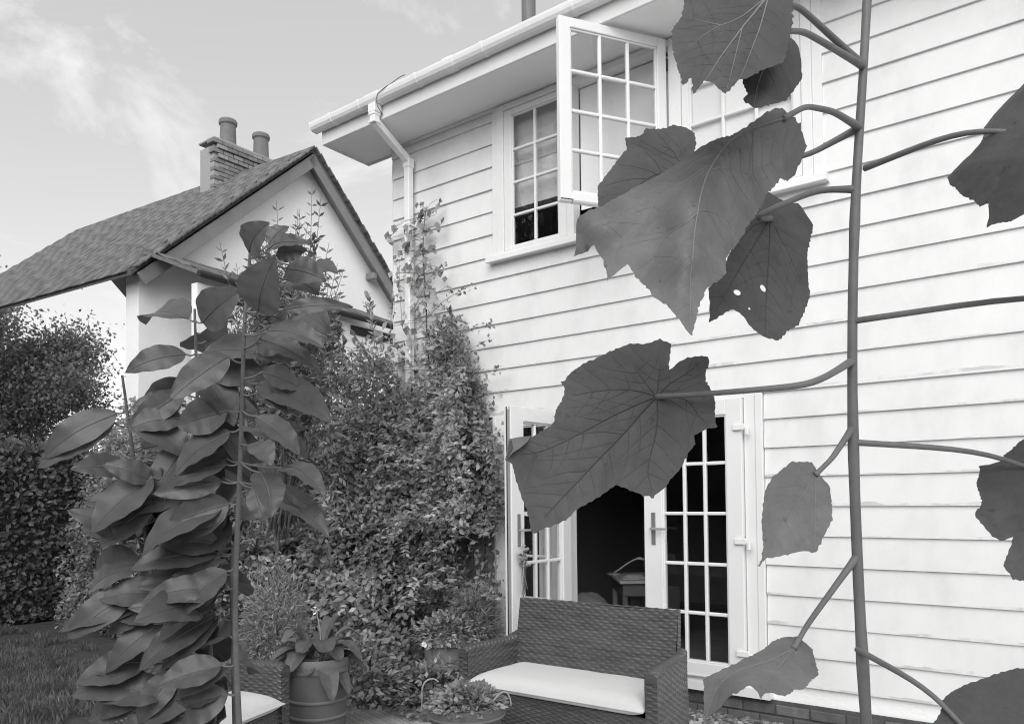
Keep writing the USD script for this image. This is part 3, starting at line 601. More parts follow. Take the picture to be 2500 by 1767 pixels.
# ------------------------------------------------------------------ terrace
U = np.array([.952, -.306, 0]); Vd = np.array([.306, .952, 0])
region = shapely.Polygon([(-5.0, -.85), (-3.15, -.75), (-2.95, -1.0), (-2.95, -3.6), (-5.0, -3.4)])
deck = thing('timber_decking', (-3.9, -2, -.04), 'weathered grey grooved timber decking between the pots', 'decking')
for q in range(-14, 14):
    c0 = np.array([-3.9, -2.0, 0])+Vd*q*.127
    strip = shapely.Polygon([(c0+U*a+Vd*b)[:2] for a, b in ((-3, -.06), (3, -.06), (3, .06), (-3, .06))])
    g = strip.intersection(region)
    if g.is_empty or g.geom_type != 'Polygon': continue
    m = MB().prism(g, (0, 0, -.03), (1, 0, 0), (0, 1, 0), (0, 0, 1), .022)
    for r_ in range(8):
        b0 = -.06+.0045+r_*.015
        rs = shapely.Polygon([(c0+U*a+Vd*b)[:2] for a, b in ((-3, b0), (3, b0), (3, b0+.0075), (-3, b0+.0075))]).intersection(region)
        if not rs.is_empty and rs.geom_type == 'Polygon': m.prism(rs, (0, 0, -.0081), (1, 0, 0), (0, 1, 0), (0, 0, 1), .0075)
    part('deck_board', m, 'deck_wood', deck)
pav = thing('terrace_paving', (-1.5, -2, -.05), 'uneven grey stone paving of the terrace below the door sill', 'paving', kind='structure')
x = -2.93
kk = 0
while x < 1.4:
    w_ = rng.uniform(.42, .62); y = -.02
    while y > -4.2:
        h_ = rng.uniform(.35, .6); z = rng.uniform(-.012, .0)
        if not (x > -2.5 and y > -.25 and False):
            part('paving_slab', MB().obox((x+w_/2, y-h_/2, -.03+z/2), np.eye(3), (w_/2-.006, h_/2-.006, .028), .006), 'paving_stone', pav)
        y -= h_
    x += w_; kk += 1
part('terrace_far_part', bxm(-2.93, 5.5, -10.0, -4.6, -.06, -.004, .004), 'paving_stone', pav)
part('terrace_far_part', bxm(1.75, 5.5, -4.59, -.05, -.06, -.004, .004), 'paving_stone', pav)
m = MB()
for _ in range(420):
    s = rng.uniform(.006, .03); px_, py_ = rng.uniform(-2.45, -1.3), -.03-abs(rng.normal(0, .16))
    t_ = trimesh.creation.icosphere(0); v = np.asarray(t_.vertices)*np.array([1, rng.uniform(.4, 1), rng.uniform(.2, .6)])*s
    a_ = rng.uniform(0, 6.28); R_ = np.array([[math.cos(a_), -math.sin(a_), 0], [math.sin(a_), math.cos(a_), 0], [0, 0, 1]])
    m.add(v@R_.T+np.array([px_, py_, s*.2]), t_.faces)
part('ground_litter', m, 'debris', label='dry leaves, crumbs of stone and soil scattered below the door sill', cat='litter', kind='stuff')

# ------------------------------------------------------------------ wicker seats
def weave(S, nu, nv, amp=.0045, ru=6, rv=6):
    U_, V_ = np.meshgrid(np.linspace(0, 1, nu*ru+1), np.linspace(0, 1, nv*rv+1), indexing='ij')
    P_ = S(U_, V_); e = 1e-3
    du = S(np.clip(U_+e, 0, 1), V_)-S(np.clip(U_-e, 0, 1), V_); dv_ = S(U_, np.clip(V_+e, 0, 1))-S(U_, np.clip(V_-e, 0, 1))
    N_ = np.cross(du, dv_); N_ /= np.linalg.norm(N_, axis=-1, keepdims=True)+1e-12
    row = np.floor(np.clip(V_*nv, 0, nv-1e-6)); fr = V_*nv-row
    prof_ = np.sqrt(np.clip(1-(2*fr-1)**2*.98, 0, 1)); irr = .35*(meshkit.noise(np.stack([row*1.7, U_*nu*.5, np.zeros_like(row)], -1), 3)-.5)
    h = amp*(prof_*(.62+.62*np.sin(np.pi*(U_*nu)+np.pi*row+irr))+.25*irr-.5)
    P_ = P_+N_*h[..., None]; a, b = P_.shape[:2]
    i, j = np.meshgrid(np.arange(a-1), np.arange(b-1), indexing='ij')
    return MB().add(P_.reshape(-1, 3), np.stack([i*b+j, (i+1)*b+j, (i+1)*b+j+1, i*b+j+1], -1).reshape(-1, 4))
def bil(p00, p10, p01, p11):
    p00, p10, p01, p11 = map(lambda t: np.asarray(t, float), (p00, p10, p01, p11))
    return lambda u, v: (1-u)[..., None]*(1-v)[..., None]*p00+u[..., None]*(1-v)[..., None]*p10+(1-u)[..., None]*v[..., None]*p01+u[..., None]*v[..., None]*p11
def seat(name, loc, rot, W, D, label, cat, cush_label, cush_name):
    cr, sr = math.cos(rot), math.sin(rot); loc = np.asarray(loc, float)
    Rz = np.array([[cr, -sr, 0], [sr, cr, 0], [0, 0, 1]])
    T_ = lambda p: np.asarray(p, float)@Rz.T+loc
    root = thing(name, loc, label, cat)
    hw = W/2; yb, yf = D/2, -D/2; at = .07       # arm thickness
    BT, AZ, SZ = .85, .585, .345                  # back top, arm top, seat board
    def W_(pn, S, nu, nv, m='wicker', amp=.0052): part(pn, (lambda mm: MB().add(T_(mm.get()[0]), mm.get()[1]))(weave(S, nu, nv, amp)), m, root, smooth=True)
    FL = .065 if W > 1 else .0
    flare = lambda y: FL*np.clip((yb-.06-y)/D, 0, 1)
    nb_ = int(W/.036)
    sagv = lambda f: (lambda u, v: f(u, v)+np.stack([0*u, 0*u, .006*np.sin(u*7)*v], -1))
    xi = hw-.055
    W_('back_panel', sagv(bil((-xi, yb-.12, SZ-.06), (xi, yb-.12, SZ-.06), (-xi, yb-.02, BT), (xi, yb-.02, BT))), nb_, 31)
    W_('back_rear', bil((xi, yb-.02+.0, .05), (-xi, yb-.02, .05), (xi, yb+.012, BT), (-xi, yb+.012, BT)), nb_, 36)
    W_('back_top', bil((-xi, yb-.021, BT), (xi, yb-.021, BT), (-xi, yb+.013, BT+.001), (xi, yb+.013, BT+.001)), nb_, 2, amp=.004)
    for s_ in (-1, 1):
        f_ = (xi+.001)*s_
        pts = [(f_, yb-.12, SZ), (f_, yb-.02, BT), (f_, yb+.012, BT), (f_, yb-.02, .05)]
        W_('back_edge', bil(*( [(f_, yb-.10, .1), (f_, yb-.01, .1), (f_, yb-.022, BT), (f_, yb+.013, BT)] if s_ > 0 else [(f_, yb-.01, .1), (f_, yb-.10, .1), (f_, yb+.013, BT), (f_, yb-.022, BT)])), 1, 58)
        # arm: outer side, inner side, front, rolled top
        xo, xn = hw*s_, (hw-at)*s_
        fy = yf+.06
        curve = lambda u: .030*np.clip((u-.72)/.28, 0, 1)**2 - .018*np.clip((.16-u)/.16, 0, 1)**2
        def side(xc, flip):
            def S(u, v):
                uu = 1-u if flip else u
                y = fy+(yb-.02-fy)*uu; zt_ = AZ+curve(uu); z = .03+(zt_-.03)*v
                return np.stack([xc+s_*flare(y)+.004*np.sin(z*9)*s_, y, z], -1)
            return S
        na = int(D/.036)
        W_('arm_outer', side(xo, s_ < 0), na, 34); W_('arm_inner', side(xn, s_ > 0), na, 34)
        a_, b_ = (xn, xo) if s_ > 0 else (xo, xn)
        fo = s_*float(flare(fy)); W_('arm_front', bil((a_+fo, fy, .03), (b_+fo, fy, .03), (a_+fo, fy, AZ-.018), (b_+fo, fy, AZ-.018)), 2, 34, amp=.006)
        def topS(u, v):
            y = fy+(yb-.02-fy)*v; th_ = np.pi*(1-u); x = (a_+b_)/2+(at/2)*np.cos(th_)+s_*flare(y); z = AZ+curve(v)+.022*np.sin(th_)-.003
            return np.stack([x, y, z], -1)
        W_('arm_top', topS, 3, na*2, amp=.005)
        cap = [(math.cos(t)*at/2, max(0.0, math.sin(t))*.022) for t in np.linspace(0, np.pi, 12)]
        v, f = MB().prism([(-at/2, -.03)] + [(at/2, -.03)] + cap, ((a_+b_)/2+fo, fy+.006, AZ-.018-.003), (1, 0, 0), (0, 0, 1), (0, -1, 0), .010).get(); part('arm_end', MB().add(T_(v), f), 'wicker', root)
        for y in (fy+.02, yb-.04):
            v, f = MB().box((hw-.055)*s_, (hw-.015)*s_, y-.02, y+.02, 0, .06, .003).get(); part('leg', MB().add(T_(v), f), 'wicker_frame', root)
    xi2 = hw-at
    fb = lambda z0, z1, y: bil((-xi2-FL*.9, y, z0), (xi2+FL*.9, y, z0), (-xi2-FL*.9, y, z1), (xi2+FL*.9, y, z1))
    W_('front_apron', fb(.05, SZ, yf+.075), nb_, 24)
    m = MB().box(-xi2, xi2, yf+.09, yb-.12, SZ-.03, SZ, .004); v, f = m.get(); part('seat_board', MB().add(T_(v), f), 'wicker_frame', root)
    # cushion: own thing, soft box with rounded rim, crown and slight ripples
    cw, cd, chh = (W-2*at)/2-.006, (D-.12)/2+.018, .052
    n_ = 40; uu, vv = np.meshgrid(np.linspace(-1, 1, n_*2+1), np.linspace(-1, 1, n_+1), indexing='ij')
    rx = 1-np.clip((np.abs(uu)-1+.05/cw*2)/(.05/cw*2), 0, 1)**2; ry = 1-np.clip((np.abs(vv)-1+.05/cd*2)/(.05/cd*2), 0, 1)**2
    hh = np.sqrt(np.clip(rx*ry, 0, 1))
    wav = .010*(meshkit.fbm(np.stack([uu*2.2, vv*1.4, 0*uu], -1), 3, 21)-.5)+.008*(1-uu**2)*(1-vv**2)
    cy = yf+.035+cd
    droop = -.018*np.clip(-vv, 0, 1)**2
    cwv = cw+flare(vv*cd+cy); top_ = np.stack([uu*cwv, vv*cd+cy, SZ+chh+hh*chh+wav*hh+droop], -1); bot_ = np.stack([uu*cwv, vv*cd+cy, SZ+chh-hh*(chh-.002)+droop*.6], -1)
    a, b = uu.shape; i, j = np.meshgrid(np.arange(a-1), np.arange(b-1), indexing='ij'); q = np.stack([i*b+j, (i+1)*b+j, (i+1)*b+j+1, i*b+j+1], -1).reshape(-1, 4)
    cu = thing(cush_name, loc+np.array([0, 0, SZ]), cush_label, 'cushion')
    part('cushion_cover', MB().add(np.vstack([T_(top_.reshape(-1, 3)), T_(bot_.reshape(-1, 3))]), np.vstack([q, q[:, ::-1]+a*b])), 'cushion_cloth', cu, smooth=True)
    rim = [(uu[k, 0]*(cw+float(flare(-cd+cy))), -cd+cy, SZ+chh) for k in range(0, a)]
    part('piping', (lambda mm: MB().add(T_(mm.get()[0]), mm.get()[1]))(MB().tube([(x_, y_, SZ+chh-.018+.003) for x_, y_, _ in rim], .004, 6)), 'cushion_cloth', cu, smooth=True)
seat('wicker_bench', (-2.535, -1.31, 0), math.radians(1), 1.25, .60, 'dark woven wicker two seat bench in front of the glazed doors', 'bench', 'white seat cushion on the two seat wicker bench', 'bench_cushion')
seat('wicker_armchair', (-3.815, -2.895, 0), math.radians(107), .74, .60, 'dark wicker armchair beside the big terracotta pot', 'armchair', 'white seat cushion on the wicker armchair at the left', 'armchair_cushion')

# ------------------------------------------------------------------ pots
def pot(name, c, R, H, label, style):
    root = thing(name, c, label, 'pot')
    taper = .80
    rr = lambda z: R*(taper+(.94-taper)*z/H)
    if style == 'banded':
        body = [(0, 0), (rr(0), 0), (rr(0)*1.01, .01)]+[(rr(z), z) for z in np.linspace(.03, H-.10, 8)]+[(rr(H-.10), H-.10), (R*.955, H-.085)]
        part('pot_body', MB().lathe(body, c, 56), 'terracotta', root, smooth=40)
        for z in (.185, .285):
            part('raised_band', MB().lathe([(rr(z)-.002, z-.011), (rr(z)+.006, z-.009), (rr(z)+.010, z), (rr(z)+.006, z+.009), (rr(z)-.002, z+.011)], c, 56), 'terracotta_rim', root, smooth=True)
        part('rim', MB().lathe([(R*.95, H-.088), (R*.965, H-.084), (R*.97, H-.062), (R*.985, H-.055), (R*1.0, H-.048), (R*1.02, H-.03), (R*1.015, H-.010), (R*.99, H), (R*.95, H-.002), (R*.93, H-.02), (R*.92, H-.1)], c, 56), 'terracotta_rim', root, smooth=30)
    else:
        body = [(0, 0), (rr(0), 0)]+[(rr(z), z) for z in np.linspace(.02, H-.07, 8)]
        part('pot_body', MB().lathe(body, c, 56), 'terracotta' if style == 'plain' else 'stone_pot', root, smooth=40)
        part('rim', MB().lathe([(R*.925, H-.072), (R*.985, H-.068), (R*1.0, H-.06), (R*1.0, H-.008), (R*.985, H), (R*.95, H), (R*.93, H-.02), (R*.90, H-.1)], c, 56), 'terracotta' if style == 'plain' else 'stone_pot', root, smooth=30)
        part('raised_band', MB().lathe([(R*.995, H-.064), (R*1.015, H-.062), (R*1.018, H-.056), (R*1.0, H-.052)], c, 56), 'terracotta_rim' if style == 'plain' else 'stone_pot', root, smooth=True)
    part('potting_soil', MB().lathe([(0, H-.055), (R*.5, H-.05), (R*.93, H-.06)], c, 30), 'soil', root, smooth=True)
    return root
pot('large_terracotta_pot', (-3.93, -2.08, -.0), .205, .545, 'big terracotta pot with rolled rim and two raised bands beside the armchair', 'banded')
fp = pot('round_planter', (-2.70, -2.085, 0), .205, .435, 'round terracotta planter with pale curved handles in front of the bench cushion', 'plain')
pot('ribbed_stone_pot', (-4.03, -.76, 0), .19, .47, 'pale weathered pot with moulded rim half hidden behind the bench arm', 'stone')
for pts in ([[-2.90, -2.22, .40], [-2.878, -2.236, 0.466], [-2.878, -2.238, 0.513], [-2.867, -2.23, 0.546], [-2.847, -2.216, 0.563], [-2.825, -2.199, 0.565], [-2.80, -2.19, .55]], [[-2.57, -2.1, .40], [-2.552, -2.089, 0.425], [-2.529, -2.073, 0.461], [-2.508, -2.058, 0.495], [-2.485, -2.042, 0.514], [-2.467, -2.027, 0.507], [-2.456, -2.018, 0.477], [-2.453, -2.015, 0.44]]):
    q = np.array(pts); k = len(q); tt = np.linspace(0, k-1, 24); q = np.stack([np.interp(tt, np.arange(k), q[:, c]) for c in range(3)], 1); q[1:-1] = .25*q[:-2]+.5*q[1:-1]+.25*q[2:]
    part('handle', MB().tube(q, .0052*(1-.4*np.abs(np.linspace(-1, 1, 24))), 8), 'pale_handle', fp, smooth=True)
